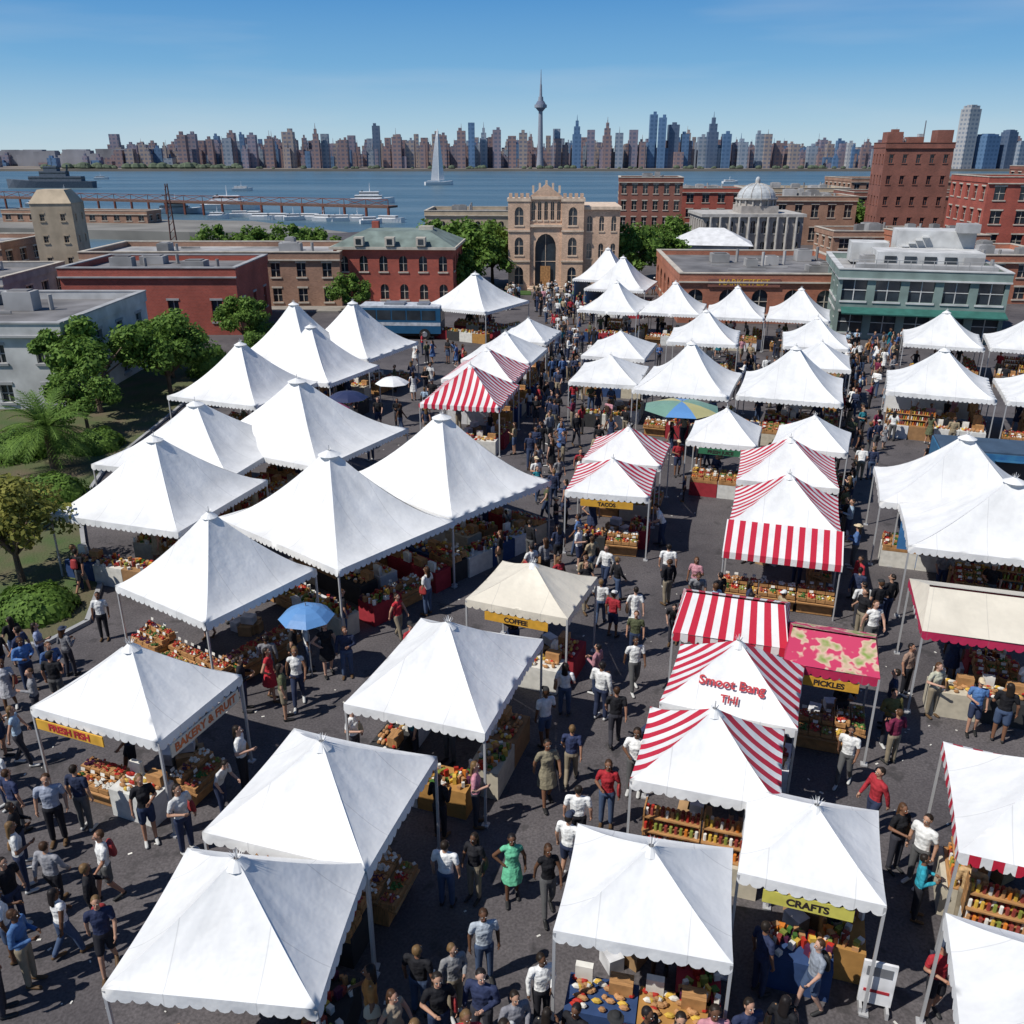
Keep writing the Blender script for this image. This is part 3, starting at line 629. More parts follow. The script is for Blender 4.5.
# skyline
def towermat(name,c,g,fl=3.6,cw=4.2):
    m,nt,p=NT(name);tc=nd(nt,'ShaderNodeTexCoord');s=nd(nt,'ShaderNodeSeparateXYZ');link(nt,tc.outputs['Object'],s.inputs[0])
    a=M('LESS_THAN',nt,M('FRACT',nt,M('DIVIDE',nt,s.outputs[2],fl)),.5)
    bb=M('LESS_THAN',nt,M('FRACT',nt,M('DIVIDE',nt,M('ADD',nt,s.outputs[0],s.outputs[1]),cw)),.6)
    f=M('MULTIPLY',nt,a,bb);mx=nd(nt,'ShaderNodeMixRGB');link(nt,f,mx.inputs[0]);mx.inputs[1].default_value=rgb(c);mx.inputs[2].default_value=rgb(g)
    n=nd(nt,'ShaderNodeTexNoise');n.inputs['Scale'].default_value=.03;n.inputs['Detail'].default_value=2;link(nt,tc.outputs['Object'],n.inputs['Vector'])
    m2=nd(nt,'ShaderNodeMixRGB',blend_type='MULTIPLY');m2.inputs[0].default_value=.5;link(nt,mx.outputs[0],m2.inputs[1]);link(nt,n.outputs['Fac'],m2.inputs[2])
    link(nt,m2.outputs[0],p.inputs['Base Color']);p.inputs['Roughness'].default_value=.5;return m
TM=[towermat('tower_brown',(.36,.25,.24),(.18,.17,.22)),towermat('tower_mauve',(.33,.28,.33),(.18,.20,.28)),towermat('tower_grey',(.36,.41,.48),(.2,.27,.36)),towermat('tower_tan',(.44,.36,.32),(.21,.22,.28)),towermat('tower_blue',(.14,.25,.42),(.09,.18,.32)),towermat('tower_dark',(.13,.18,.27),(.09,.14,.23)),towermat('tower_white',(.52,.52,.52),(.28,.32,.38))]  # distance haze is painted in: tower and window colours are mixed towards blue
def HT(v,y=900):return 14+(152-v)*.968e-3*y
def XX(u,y=900):return (u-512)/887*(y*.927+5)
mb=MB()
def tw(u,v,wpx,m,y=None,step=0):
    y=y or R.uniform(890,960);x=XX(u,y);w=wpx*.95;h=HT(v,y);d=w*R.uniform(.8,1.3)
    if step:
        mb.box((x,y,h*.36),(w,d,h*.72),m);mb.box((x,y,h*.79),(w*.7,d*.7,h*.18),m);mb.box((x,y,h*.94),(w*.35,d*.35,h*.12),m);mb.cyl((x,y,h),(x,y,h+5),.4,.1,4,m)
    else:
        mb.box((x,y,h/2),(w,d,h),m)
        if R.random()<.5:mb.box((x+R.uniform(-.2,.2)*w,y,h+1),(w*.4,d*.4,2+R.uniform(0,2)),m)
        if R.random()<.12:mb.cyl((x,y,h),(x,y,h+R.uniform(4,9)),.35,.1,4,m)
for i in range(1000):
    u=R.uniform(108,900) if R.random()<.85 else R.uniform(-60,1150)
    if u<115: v=R.uniform(155,163);w=R.uniform(4,10)
    else: v=R.gauss(148,6)+ (3 if u>740 else 0)+(4 if u<180 else 0);v=max(133,min(163,v));w=R.uniform(3,9)
    tw(u,v,w,R.choice([0,0,0,1,1,2,3,3,4]),y=R.uniform(885,1080),step=R.random()<.08)
for u,v,w,k,s in[(122,150,8,0,0),(186,135,8,0,0),(196,134,8,1,0),(213,146,6,0,0),(235,133,7,0,0),(255,135,8,1,0),(272,139,8,0,0),(291,132,11,3,0),(318,129,7,0,1),(327,134,7,2,0),(345,140,9,0,0),(378,126,7,5,0),(398,137,9,0,0),(411,141,9,3,0),(462,131,8,0,0),(472,123,6,4,0),(484,128,7,2,1),(497,130,8,1,0),(512,136,8,0,0),(523,133,8,3,0),(556,129,7,2,0),(576,121,8,4,1),(590,130,7,1,0),(606,123,8,0,1),(618,133,7,2,0),(632,130,8,1,0),(651,115,7,4,0),(660,118,7,4,0),(671,125,10,5,0),(683,134,7,4,0),(700,137,8,2,0),(710,118,10,5,1),(724,134,8,4,0),(741,142,8,2,0),(757,134,7,2,0),(776,143,9,0,0),(792,144,9,3,0),(810,146,9,2,0),(848,143,7,6,0),(891,133,5,6,1),(915,134,4,6,0)]:
    tw(u,v,w,k,R.uniform(880,900),s)
obj('city_skyline',mb.mesh('skyline',TM))
for u,v,w,k,s in[(961,106,13,6,0),(982,134,17,4,1),(1003,130,11,5,0),(1016,141,14,2,0),(1035,135,15,4,0)]:
    mb=MB();y=860;x=XX(u,y);h=HT(v,y);w*=.9
    mb.box((0,0,h*.47),(w,w,h*.94),0);mb.box((0,0,h*.965),(w*.8,w*.8,h*.05),0);mb.box((0,0,h*.995),(w*.5,w*.5,h*.02),0)
    obj('skyscraper',mb.mesh('skyscraper',[TM[k]]),(x,y,0),.3)
mb=MB();y=880;x=XX(540,y)
zt_=HT(112,y);seg=[(0,3.6),(12,2.6),(zt_*.8,2.0),(zt_,1.8)]
for (a,ra),(b,rb) in zip(seg,seg[1:]):mb.cyl((0,0,a),(0,0,b),ra,rb,16,0)
z=zt_;mb.cyl((0,0,z),(0,0,z+3),2.0,4.8,20,1);mb.cyl((0,0,z+3),(0,0,z+5.5),5.6,5.6,20,0);mb.cyl((0,0,z+5.5),(0,0,z+8.5),4.8,3,20,1);mb.cyl((0,0,z+8.5),(0,0,z+12),2.4,2.1,14,0)
mb.cyl((0,0,z+12),(0,0,z+22),1.3,.9,10,0);mb.cyl((0,0,z+22),(0,0,HT(72,y)),.6,.2,8,0)
obj('observation_tower',mb.mesh('observation_tower',[mat('tower_concrete',(.24,.26,.31)),mat('tower_pod',(.12,.14,.2))],smooth=False),(x,y,0))
# ---------------------------------------------------------------- buildings
def brick(name,c):
    m,nt,p=NT(name);tc=nd(nt,'ShaderNodeTexCoord');s=nd(nt,'ShaderNodeSeparateXYZ');link(nt,tc.outputs['Object'],s.inputs[0])
    cb=nd(nt,'ShaderNodeCombineXYZ');link(nt,M('ADD',nt,s.outputs[0],s.outputs[1]),cb.inputs[0]);link(nt,s.outputs[2],cb.inputs[1])
    bt=nd(nt,'ShaderNodeTexBrick');bt.inputs['Scale'].default_value=2.2;bt.inputs['Mortar Size'].default_value=.03;link(nt,cb.outputs[0],bt.inputs['Vector'])
    bt.inputs['Color1'].default_value=rgb(c);bt.inputs['Color2'].default_value=rgb([q*.75 for q in c]);bt.inputs['Mortar'].default_value=rgb([q*.6+.06 for q in c])
    n=nd(nt,'ShaderNodeTexNoise');n.inputs['Scale'].default_value=.5;n.inputs['Detail'].default_value=4;link(nt,tc.outputs['Object'],n.inputs['Vector'])
    v=M('ADD',nt,M('MULTIPLY',nt,n.outputs['Fac'],1.1),.5)
    mx=nd(nt,'ShaderNodeMixRGB',blend_type='MULTIPLY');mx.inputs[0].default_value=1;link(nt,bt.outputs[0],mx.inputs[1]);link(nt,v,mx.inputs[2])
    link(nt,mx.outputs[0],p.inputs['Base Color']);p.inputs['Roughness'].default_value=.85;return m
BR=brick('red_brick',(.38,.075,.045));BR2=brick('orange_brick',(.40,.14,.075));BR3=brick('brown_brick',(.36,.20,.13));STONE=brick('sandstone',(.66,.44,.30));BR4=brick('dark_red_brick',(.25,.085,.055))
CONC=mat('grey_concrete',(.33,.33,.33),scale=.8,var=.25);WHT=mat('white_render',(.5,.5,.49),scale=.7,var=.25);TANR=mat('tan_render',(.46,.37,.26),scale=.6,var=.2);GRNR=mat('grey_green_render',(.19,.25,.23),scale=.6,var=.25)
ROOF=mat('roof_felt',(.16,.155,.155),scale=.35,var=.45);ROOFL=mat('roof_light',(.30,.295,.29),scale=.35,var=.45);COPPER=mat('copper_roof',(.16,.2,.18),scale=.8,var=.3)
GLASS=mat('window_glass',(.03,.04,.05),rough=.12,var=.4,scale=.8,spec=.6);TRIM=mat('stone_trim',(.48,.43,.36),var=.2);TEAL=mat('teal_paint',(.03,.12,.10),var=.2)
def facade(mb,o,u,w,h,floors,bays,ww=.5,wh=.6,arch=False,dep=.22,z0=0,m=(0,1,2),lo=.22):
    o=Vector((o[0],o[1],0));u=Vector((u[0],u[1],0)).normalized();n=Vector((u.y,-u.x,0))
    def Q(x,z,k=0):q=o+u*x-n*k;return (q.x,q.y,z)
    fh=h/floors;bw=w/bays
    for f in range(floors):
        for b in range(bays):
            X0,X1=b*bw,(b+1)*bw;Z0,Z1=z0+f*fh,z0+(f+1)*fh
            x0=X0+bw*(1-ww)/2;x1=X1-bw*(1-ww)/2;zb=Z0+fh*lo;zt=zb+fh*wh
            mb.face([Q(X0,Z0),Q(x0,Z0),Q(x0,Z1),Q(X0,Z1)],m[0]);mb.face([Q(x1,Z0),Q(X1,Z0),Q(X1,Z1),Q(x1,Z1)],m[0]);mb.face([Q(x0,Z0),Q(x1,Z0),Q(x1,zb),Q(x0,zb)],m[0])
            if arch:
                rr=min((x1-x0)/2,(zt-zb)*.6);c=(x0+x1)/2;top=[((c-(x1-x0)/2*math.cos(pi*i/8)),zt-rr+rr*math.sin(pi*i/8)) for i in range(9)]
            else: top=[(x0,zt),(x1,zt)]
            for (a,za),(bb,zb2) in zip(top,top[1:]):
                mb.face([Q(a,za),Q(bb,zb2),Q(bb,Z1),Q(a,Z1)],m[0])
            cont=[(x0,zb),(x1,zb)]+top[::-1]
            for (a,za),(bb,zb2) in zip(cont,cont[1:]+cont[:1]):
                if abs(a-bb)+abs(za-zb2)>1e-6: mb.face([Q(a,za),Q(bb,zb2),Q(bb,zb2,dep),Q(a,za,dep)],m[0])
            mb.face([Q(a,z,dep) for a,z in cont],m[1])
            def bx(xa,xb,za,zb_,ka,kb,mm):
                P=[Q(xa,za,ka),Q(xb,za,ka),Q(xb,zb_,ka),Q(xa,zb_,ka),Q(xa,za,kb),Q(xb,za,kb),Q(xb,zb_,kb),Q(xa,zb_,kb)]
                mb.raw(P,[(0,1,2,3),(5,4,7,6),(3,2,6,7),(4,5,1,0),(4,0,3,7),(1,5,6,2)],mm)
            bx(x0-.1,x1+.1,zb-.14,zb-.003,-.08,.1,m[2])
            if not arch: bx(x0-.08,x1+.08,zt+.003,zt+.17,-.05,.1,m[2])
            xm=(x0+x1)/2;bx(xm-.035,xm+.035,zb,zt-(.02),dep-.06,dep-.01,m[2])
            bx(x0,x1,(zb+zt)/2-.03,(zb+zt)/2+.03,dep-.055,dep-.012,m[2])
def building(name,x0,y0,w,d,h,yaw=0,floors=2,bays=6,sb=4,wall=BR,trim=TRIM,roof=ROOF,arch=False,par=.45,units=3,ww=.45,wh=.55):
    mb=MB()
    facade(mb,(0,0),(1,0),w,h,floors,bays,ww,wh,arch);facade(mb,(w,0),(0,1),d,h,floors,sb,ww,wh,arch);facade(mb,(w,d),(-1,0),w,h,floors,bays,ww,wh,arch);facade(mb,(0,d),(0,-1),d,h,floors,sb,ww,wh,arch)
    mb.face([(0.05,0.05,h-.02),(w-.05,.05,h-.02),(w-.05,d-.05,h-.02),(.05,d-.05,h-.02)],3)
    mb.face([(0.0,0.0,-.5),(w,0,-.5),(w,0,0.0),(0,0,0)],0)
    q=.36
    mb.box((w/2,q/2-.08,h+par/2-.1),(w+.16,q,par+.2),0);mb.box((w/2,d-q/2+.08,h+par/2-.1),(w+.16,q,par+.2),0)
    mb.box((q/2-.08,d/2,h+par/2-.1),(q,d+.16-2*q,par+.197),0);mb.box((w-q/2+.08,d/2,h+par/2-.1),(q,d+.16-2*q,par+.197),0)
    mb.box((w/2,q/2-.1,h+par+.04),(w+.24,q+.08,.09),2);mb.box((w/2,-.1,h-.25),(w+.2,.22,.12),2);mb.box((w/2,d-q/2+.1,h+par+.04),(w+.24,q+.08,.09),2)
    mb.box((q/2-.1,d/2,h+par+.04),(q+.08,d-2*q,.085),2);mb.box((w-q/2+.1,d/2,h+par+.04),(q+.08,d-2*q,.085),2)
    for i in range(units):
        a,b,c=R.uniform(.8,2.2),R.uniform(.8,1.8),R.uniform(.5,1.3);x=R.uniform(.15,.85)*w;y=R.uniform(.25,.8)*d
        mb.box((x,y,h+c/2),(a,b,c),4);mb.box((x,y,h+c+.04),(a*.7,b*.7,.08),3);mb.cyl((x+a,y,h),(x+a,y,h+R.uniform(.6,1.4)),.15,.15,8,4)
        mb.box((R.uniform(.2,.8)*w,R.uniform(.3,.8)*d,h+.1),(R.uniform(1,4),.12,.15),4)
    return obj(name,mb.mesh(name,[wall,GLASS,trim,roof,ROOFL]),(x0,y0,0),math.radians(yaw))
building('white_building',-48,50.2,22.5,12.5,4.6,0,2,9,4,WHT,CONC,ROOF,units=7,ww=.3,wh=.45)
building('red_brick_building',-36.5,73.4,14.2,10,4.9,0,1,4,3,BR,CONC,ROOF,units=3,ww=.25,wh=.35)
building('brown_brick_building',-41.2,87.5,24.7,11,4.7,0,2,10,4,BR3,TRIM,ROOFL,units=5,ww=.35)
mb=MB();facade(mb,(0,0),(1,0),5.6,8.6,4,2,.22,.3);facade(mb,(5.6,0),(0,1),5,8.6,4,2,.22,.3);mb.face([(0,5,0),(0,0,0),(0,0,8.6),(0,5,8.6)]);mb.face([(5.6,5,0),(0,5,0),(0,5,8.6),(5.6,5,8.6)])
mb.raw([(-.1,-.1,8.6),(5.7,-.1,8.6),(5.7,5.1,8.6),(-.1,5.1,8.6),(1,1,9.9),(4.6,1,9.9),(4.6,4,9.9),(1,4,9.9)],[(0,1,5,4),(1,2,6,5),(2,3,7,6),(3,0,4,7),(4,5,6,7),(3,2,1,0)],2)
obj('stone_tower',mb.mesh('stone_tower',[TANR,GLASS,TANR]),(-51.0,99,0),.12,scale=(.75,.8,1.04))
mb=MB();w,d,h=11.6,9,5.3
facade(mb,(0,0),(1,0),w,h,2,6,.42,.55,True);facade(mb,(w,0),(0,1),d,h,2,4,.42,.55,True);facade(mb,(w,d),(-1,0),w,h,2,6,.42,.55);facade(mb,(0,d),(0,-1),d,h,2,4,.42,.55)
mb.box((w/2,d/2,h+.12),(w+.7,d+.7,.24),2)
mb.raw([(-.2,-.2,h+.24),(w+.2,-.2,h+.24),(w+.2,d+.2,h+.24),(-.2,d+.2,h+.24),(2.4,2.2,h+1.5),(w-2.4,2.2,h+1.5),(w-2.4,d-2.2,h+1.5),(2.4,d-2.2,h+1.5)],[(0,1,5,4),(1,2,6,5),(2,3,7,6),(3,0,4,7),(4,5,6,7)],3)
mb.box((3,6.5,h+1.5),(.7,.7,1.3),0);mb.box((8.5,4.5,h+1.6),(1.4,1,.5),2)
for k in range(3):mb.box((2.6+k*3,-.02,h+.75),(.9,.9,.8),2);mb.box((2.6+k*3,-.48,h+.75),(.5,.04,.5),1)
obj('red_brick_house',mb.mesh('red_brick_house',[BR,GLASS,TRIM,COPPER]),(-17.3,89,0),math.radians(-3))
mb=MB()
facade(mb,(3.0,0),(1,0),4.4,6.6,1,1,.66,.86,True,dep=.5,lo=.02)
for x in(0,7.4):
    facade(mb,(x,-.3),(1,0),3.0,9.0,3,1,.4,.6,True);mb.face([(x,-.3,0),(x,-.3,9),(x,3,9),(x,3,0)]);mb.face([(x+3,-.3,0),(x+3,3,0),(x+3,3,9),(x+3,-.3,9)])
    mb.box((x+1.5,1.4,9.15),(3.3,3.6,.3),2);mb.box((x+1.5,-.36,6.1),(3.1,.16,.18),2);mb.box((x+1.5,-.36,3.05),(3.1,.16,.18),2)
    for k in range(4):mb.box((x+.35+k*.77,-.2,9.55),(.45,.4,.5),0)
    mb.face([(x,3,9.0),(x,3,0),(x+3,3,0),(x+3,3,9.0)])
facade(mb,(3.0,0),(1,0),4.4,2.6,1,5,.55,.7,True,z0=6.6,dep=.3)
mb.box((5.2,.3,9.35),(4.39,1,.3),2)
mb.raw([(3,-.1,9.5),(7.4,-.1,9.5),(5.2,-.1,10.7),(3,.7,9.5),(7.4,.7,9.5),(5.2,.7,10.7)],[(0,1,2),(4,3,5),(1,4,5,2),(3,0,2,5)],0)
for k,hh in((0,.5),(1,.9),(2,1.3),(3,.9),(4,.5)):mb.box((3.4+k*.9,.2,9.9+hh*.5),(.3,.3,.6+hh*.3),2)
mb.box((5.2,-.12,6.6),(4.39,.3,.25),2)
facade(mb,(10.4,.4),(1,0),5.0,8.2,3,3,.4,.55,True);facade(mb,(15.4,.4),(0,1),12,8.2,3,6,.4,.55,True);mb.box((12.9,6.2,8.35),(5.3,12.3,.3),2);mb.face([(10.4,12.4,0),(10.4,.4,0),(10.4,.4,8.2),(10.4,12.4,8.2)])
mb.box((5.2,7,4.2),(10.2,7.8,8.4),0)
mb.box((5.2,-.9,.15),(5,1,.3),2);mb.box((5.2,-.6,.4),(4.4,.5,.2),2);mb.box((5.2,.3,1.3),(1.4,.1,2.4),4)
obj('arched_hall',mb.mesh('arched_hall',[STONE,GLASS,mat('sandstone_trim',(.62,.48,.36)),ROOF,WOOD]),(-.4,99,0),math.radians(-2),scale=(.77,.77,1.02))
sr=building('shop_building',14.6,79,16.8,20,3.8,-3,1,6,6,BR2,TRIM,ROOF,arch=True,units=6,ww=.5)
mb=MB();mb.box((5.5,-.12,3.5),(6.2,.08,.7),0);obj('shop_sign',mb.mesh('shop_sign',[BR4]),parent=sr)
text('MARKETFEST',sr,(5.5,-.17,3.3),pi/2,.75,YEL)
wb=building('storefront_building',25.9,72,12.4,13,5.0,-14,2,5,4,GRNR,WHT,ROOFL,units=7,ww=.75,wh=.65)
mb=MB();mb.box((7,5,5.9),(8,4,1.3),0);mb.box((8,9,6.6),(6,3.6,2.6),0);mb.box((3,9.5,6.0),(3,3,1.6),0);mb.box((6.6,2.3,5.5),(10.4,1.2,.4),1)
for k in range(10):mb.box((2.6+k*.5,7.4,5.2+k*.25),(.5,1.2,.12),0)
for k in range(13):mb.cyl((1+k*.85,.9,5.2),(1+k*.85,.9,6.1),.03,.03,5,1)
for k in range(5):mb.box((4+k*1.5,2.97,5.9),(.9,.12,.7),2)
mb.box((6.1,.9,6.12),(10.4,.05,.05),1);mb.box((10.2,7,8.2),(1.6,1.6,.7),1);mb.box((6.4,-.6,2.35),(12.0,1.3,.1),3,rx=.25)
obj('rooftop_plant',mb.mesh('rooftop_plant',[WHT,CONC,GLASS,TEAL]),parent=wb)
building('brick_warehouse',56.5,112,26,14,10.8,-8,4,9,5,BR,TRIM,ROOF,units=4)
tb=building('brick_tower_building',55.4,142,9.6,7.5,14.8,-8,5,5,4,BR4,BR4,ROOF,units=1,ww=.3,wh=.4)
mb=MB();mb.box((1.2,2,15.9),(2.2,3.2,1.7),0);mb.box((8.2,2,15.9),(2.2,3.2,2.2),0);mb.box((4.8,4,15.5),(2.2,2.6,1.2),0);mb.cyl((6.4,5,14.6),(6.4,5,18.4),.12,.08,6,1);mb.box((2.2,5.2,15.9),(1,1,2.6),0)
obj('turrets',mb.mesh('turrets',[BR4,STEEL]),parent=tb)
building('brown_brick_block',17.0,150,10,10,9.8,-6,4,6,4,BR4,TRIM,ROOF,units=2)
building('stone_lowrise',-14,150,17,12,4.8,-2,1,9,4,TANR,TRIM,ROOF,arch=True,units=3)
mb=MB();w,d,h=14,10,5.6
facade(mb,(0,0),(1,0),w,h,2,9,.4,.6,True);facade(mb,(w,0),(0,1),d,h,2,6,.4,.6,True);facade(mb,(0,d),(0,-1),d,h,2,6,.4,.6)
mb.box((w/2,d/2,h+.2),(w+.6,d+.6,.4),2);mb.box((8,3.5,h+.9),(5.2,5.2,1),0)
mb.cyl((8,3.5,h+1.4),(8,3.5,h+2.2),2.6,2.6,20,0)
for k in range(16):mb.cyl((8+2.7*math.cos(k*pi/8),3.5+2.7*math.sin(k*pi/8),h+1.4),(8+2.7*math.cos(k*pi/8),3.5+2.7*math.sin(k*pi/8),h+2.2),.14,.14,6,2)
mb.cyl((8,3.5,h+2.2),(8,3.5,h+2.4),3.0,3.0,20,2);mb.sphere((8,3.5,h+2.4),(2.7,2.7,1.9),3,24,8,True);mb.cyl((8,3.5,h+4.2),(8,3.5,h+4.7),.35,.35,8,2);mb.sphere((8,3.5,h+4.7),(.35,.35,.5),3,8,4,True)
for k in range(12):
    a=k*pi/6;
    for j in range(5):
        e0,e1=j*.28,(j+1)*.28;mb.cyl((8+2.72*math.cos(e0)*math.cos(a),3.5+2.72*math.cos(e0)*math.sin(a),h+2.4+1.92*math.sin(e0)),(8+2.72*math.cos(e1)*math.cos(a),3.5+2.72*math.cos(e1)*math.sin(a),h+2.4+1.92*math.sin(e1)),.06,.06,4,0)
for k in range(10):mb.cyl((1+k*1.33,-.35,.2),(1+k*1.33,-.35,h),.22,.18,8,2)
obj('domed_building',mb.mesh('domed_building',[mat('pale_stone',(.36,.33,.30)),GLASS,mat('pale_trim',(.42,.40,.37)),mat('lead_dome',(.42,.44,.45),var=.25)]),(26.7,130,0))
for x,y,w,d,h,c,fl in[(42,150,13,10,7,BR3,2),(60,165,22,12,7,BR4,3),(28,170,14,10,7.5,BR,3),(84,150,20,12,9,BR3,3),(84,118,18,12,11,BR,4),(100,170,40,20,11,BR4,4),(46,185,20,14,7,TANR,2),(70,195,30,16,8.5,BR3,3),(96,130,30,20,10,WHT,3),(30,200,20,12,6,TANR,2),(48,108,8,10,4.5,BR2,1),(60,90,20,14,6,BR3,2),(44,90,10,12,4.2,BR2,2),(41,118,12,8,4.2,BR3,2),(140,180,50,25,12,BR,4),(-75,99,20,12,4.5,BR3,2),(-110,90,30,14,5,BR4,2),(-62,78,18,12,3.5,CONC,1),(-80,62,26,14,4,WHT,1)]:
    building('brick_building' if c in(BR,BR2,BR3,BR4) else 'rendered_building',x,y,w,d,h,R.uniform(-5,4),fl,max(3,int(w/2.5)),max(3,int(d/2.5)),c,TRIM,R.choice([ROOF,ROOFL]),units=6)
mb=MB();mb.box((0,0,1.8),(9,6,3.6),0)
for k in range(5):mb.box((-3.6+k*1.8,-3.02,1.7),(1.2,.08,2.4),1)
mb.raw([(-5,-3.5,3.6),(5,-3.5,3.6),(5,3.5,3.6),(-5,3.5,3.6),(-1.5,0,5.4),(1.5,0,5.4)],[(0,1,5,4),(1,2,5),(2,3,4,5),(3,0,4),(3,2,1,0)],2)
obj('white_pavilion',mb.mesh('white_pavilion',[WHT,GLASS,mat('pavilion_roof',(.62,.62,.62),var=.15)]),(24.5,114,0),-.2)
# ---------------------------------------------------------------- pier, boats
mb=MB()
A=Vector((-260,330,0));B=Vector((-95,262,0));C=Vector((-30,236,0))
for P0,P1 in((A,B),(B,C)):
    L=(P1-P0).length;an=math.atan2(P1.y-P0.y,P1.x-P0.x);mid=(P0+P1)/2;mb.box((mid.x,mid.y,1.2),(L,5,.5),0,rz=an)
    n=int(L/6);ux=(P1-P0).normalized();off=Vector((ux.y,-ux.x,0))*2.4
    for k in range(n+1):
        q=P0.lerp(P1,k/n)+off;mb.cyl((q.x,q.y,-3),(q.x,q.y,1),.35,.35,6,1);mb.cyl((q.x,q.y,1.4),(q.x,q.y,3.0),.09,.09,4,1)
        if k<n:
            q2=P0.lerp(P1,(k+1)/n)+off;mb.cyl((q.x,q.y,1.4),(q2.x,q2.y,3.0),.07,.07,4,1);mb.cyl((q.x,q.y,3.0),(q2.x,q2.y,1.4),.07,.07,4,1)
    mm=mid+off;mb.box((mm.x,mm.y,3.0),(L,.14,.14),1,rz=an)
obj('pier_bridge',mb.mesh('pier',[mat('pier_deck',(.14,.08,.06)),mat('pier_steel',(.18,.06,.04))]))
mb=MB()
for s in(-.5,.5):mb.cyl((s,0,0),(s*.3,0,9.6),.12,.09,6,0)
for k in range(9):mb.cyl((-.5+k*.02,0,k*1.05+.3),(.5-k*.03,0,k*1.05+1.2),.05,.05,4,0)
mb.box((0,0,8),(1.8,.12,.12),0);obj('harbour_mast',mb.mesh('mast',[mat('mast_paint',(.12,.06,.05))]),(-52,142,0))
def boat(name,x,y,L,B,H,decks,hm,sm,yaw=0,mast=True,sail=0):
    mb=MB();n=10;V=[];prof=[]
    for i in range(n+1):
        t=i/n;wd=B/2*(1 if t<.55 else math.sqrt(max(0,1-((t-.55)/.45)**2)))
        prof.append((-L/2+L*t,wd,H*(1+.35*max(0,t-.6)/.4)))
    for x_,w_,h_ in prof:V+=[(x_,-w_*.7,-.3),(x_,-w_,h_),(x_,w_,h_),(x_,w_*.7,-.3)]
    F=[]
    for i in range(n):
        a=i*4;b=a+4;F+=[(a,b,b+1,a+1),(a+1,b+1,b+2,a+2),(a+2,b+2,b+3,a+3)]
    F.append((0,1,2,3));mb.raw(V,F,0)
    z=H;l=L*.6;
    for k in range(decks):
        hh=H*.75;mb.box((-L*.08+k*L*.02,0,z+hh/2),(l,B*.75-k*.3,hh),1);mb.box((-L*.08+k*L*.02,0,z+hh*.6),(l*1.004,B*.75-k*.3+.03,hh*.3),2);z+=hh;l*=.72 if not name.startswith('naval') else .5
    if mast and decks:
        mb.cyl((-L*.05,0,z),(-L*.05,0,z+H*1.8),.12*B/4,.05*B/4,6,1);mb.box((-L*.05,0,z+H*.9),(.1,B*.4,.1),1);mb.cyl((-L*.2,0,z-H*1.4),(-L*.22,0,z+H*.2),.3*B/4,.3*B/4,8,2)
    if sail:
        mb.cyl((0,0,0),(0,0,sail),.15,.08,6,1);mb.cyl((0,0,2.2),(-L*.42,0,2.2),.1,.1,6,1)
        for i in range(8):
            z0=2.4+(sail-2.8)*i/8;z1=2.4+(sail-2.8)*(i+1)/8;f=lambda z:(1-(z-2.4)/(sail-2.4))**.7*L*.28
            mb.face([(-.1,0,z0),(-f(z0),.5,z0),(-f(z1) ,.5,z1),(-.1,0,z1)],1);mb.face([(.2,0,z0),(f(z0)*.7,.4,z0),(f(z1)*.7,.4,z1),(.2,0,z1)],1)
    obj(name,mb.mesh(name,[hm,sm,GLASS]),(x,y,-2),yaw)
BW=mat('boat_white',(.7,.7,.7),rough=.4,var=.05);NG=mat('navy_grey',(.10,.12,.15),var=.15)
boat('naval_ship',-222,455,42,6,3.0,3,NG,NG,pi)
boat('ferry',-84,280,17,5,1.6,2,BW,BW,.1);boat('ferry',-94,264,13,4,1.2,2,BW,BW,.2);boat('ferry',-150,300,10,4,1.0,1,BW,BW,.2)
boat('motor_yacht',-47,316,15,4.4,1.5,2,BW,BW,.05);boat('sailboat',-38,493,15,4,1.6,0,BW,BW,.3,sail=27)
for i in range(12):boat('motor_boat',-76+i*4.2,246-i*2+R.uniform(-5,5),R.uniform(5,8),2.4,.9,1,BW,BW,R.uniform(-.4,.4),mast=R.random()<.5)
for x,y in((-180,380),(-120,420),(70,430),(120,520),(-260,600)):boat('motor_boat',x,y,9,3,1.1,1,BW,BW,R.uniform(-.5,.5))
o=building('dock_shed',-112,205,34,6,2.0,-8,1,12,2,BR3,TRIM,ROOF,units=0);o.location.z=-.2
sheet('quay',[(-135,196),(-62,178),(-30,176),(-58,208),(-135,222)],-.25,mat('quay_concrete',(.2,.19,.17),var=.3,scale=.1),3)
# ---------------------------------------------------------------- vehicles
RUB=mat('rubber',(.02,.02,.02))
mb=MB();L,W,H=6.6,2.4,2.75
mb.box((0,0,1.5),(L,W,2.0),0);mb.box((0,0,2.57),(L-.16,W-.16,.14),4);mb.box((-.5,0,2.72),(1.6,1.3,.18),3);mb.box((1.8,0,2.72),(.9,1.1,.16),3);mb.box((0,0,.45),(L-.5,W-.3,.3),2)
for s in(-1,1):
    for k in range(5):mb.box((-L/2+.85+k*1.2,s*W/2,1.95),(1.1,.03,.75),1)
    mb.box((0,s*(W/2+.004),1.25),(L-.04,.01,.26),4)
    for x in(-2.1,2.0):mb.cyl((x,s*(W/2-.28),.45),(x,s*(W/2+.03),.45),.45,.45,16,2);mb.cyl((x,s*(W/2+.03),.45),(x,s*(W/2+.05),.45),.22,.2,12,3)
mb.box((L/2,0,1.9),(.03,W-.3,1.0),1);mb.box((L/2+.01,.8,.9),(.04,.3,.2),3);mb.box((L/2+.01,-.8,.9),(.04,.3,.2),3);mb.box((L/2+.2,W/2+.12,2.1),(.1,.06,.35),2)
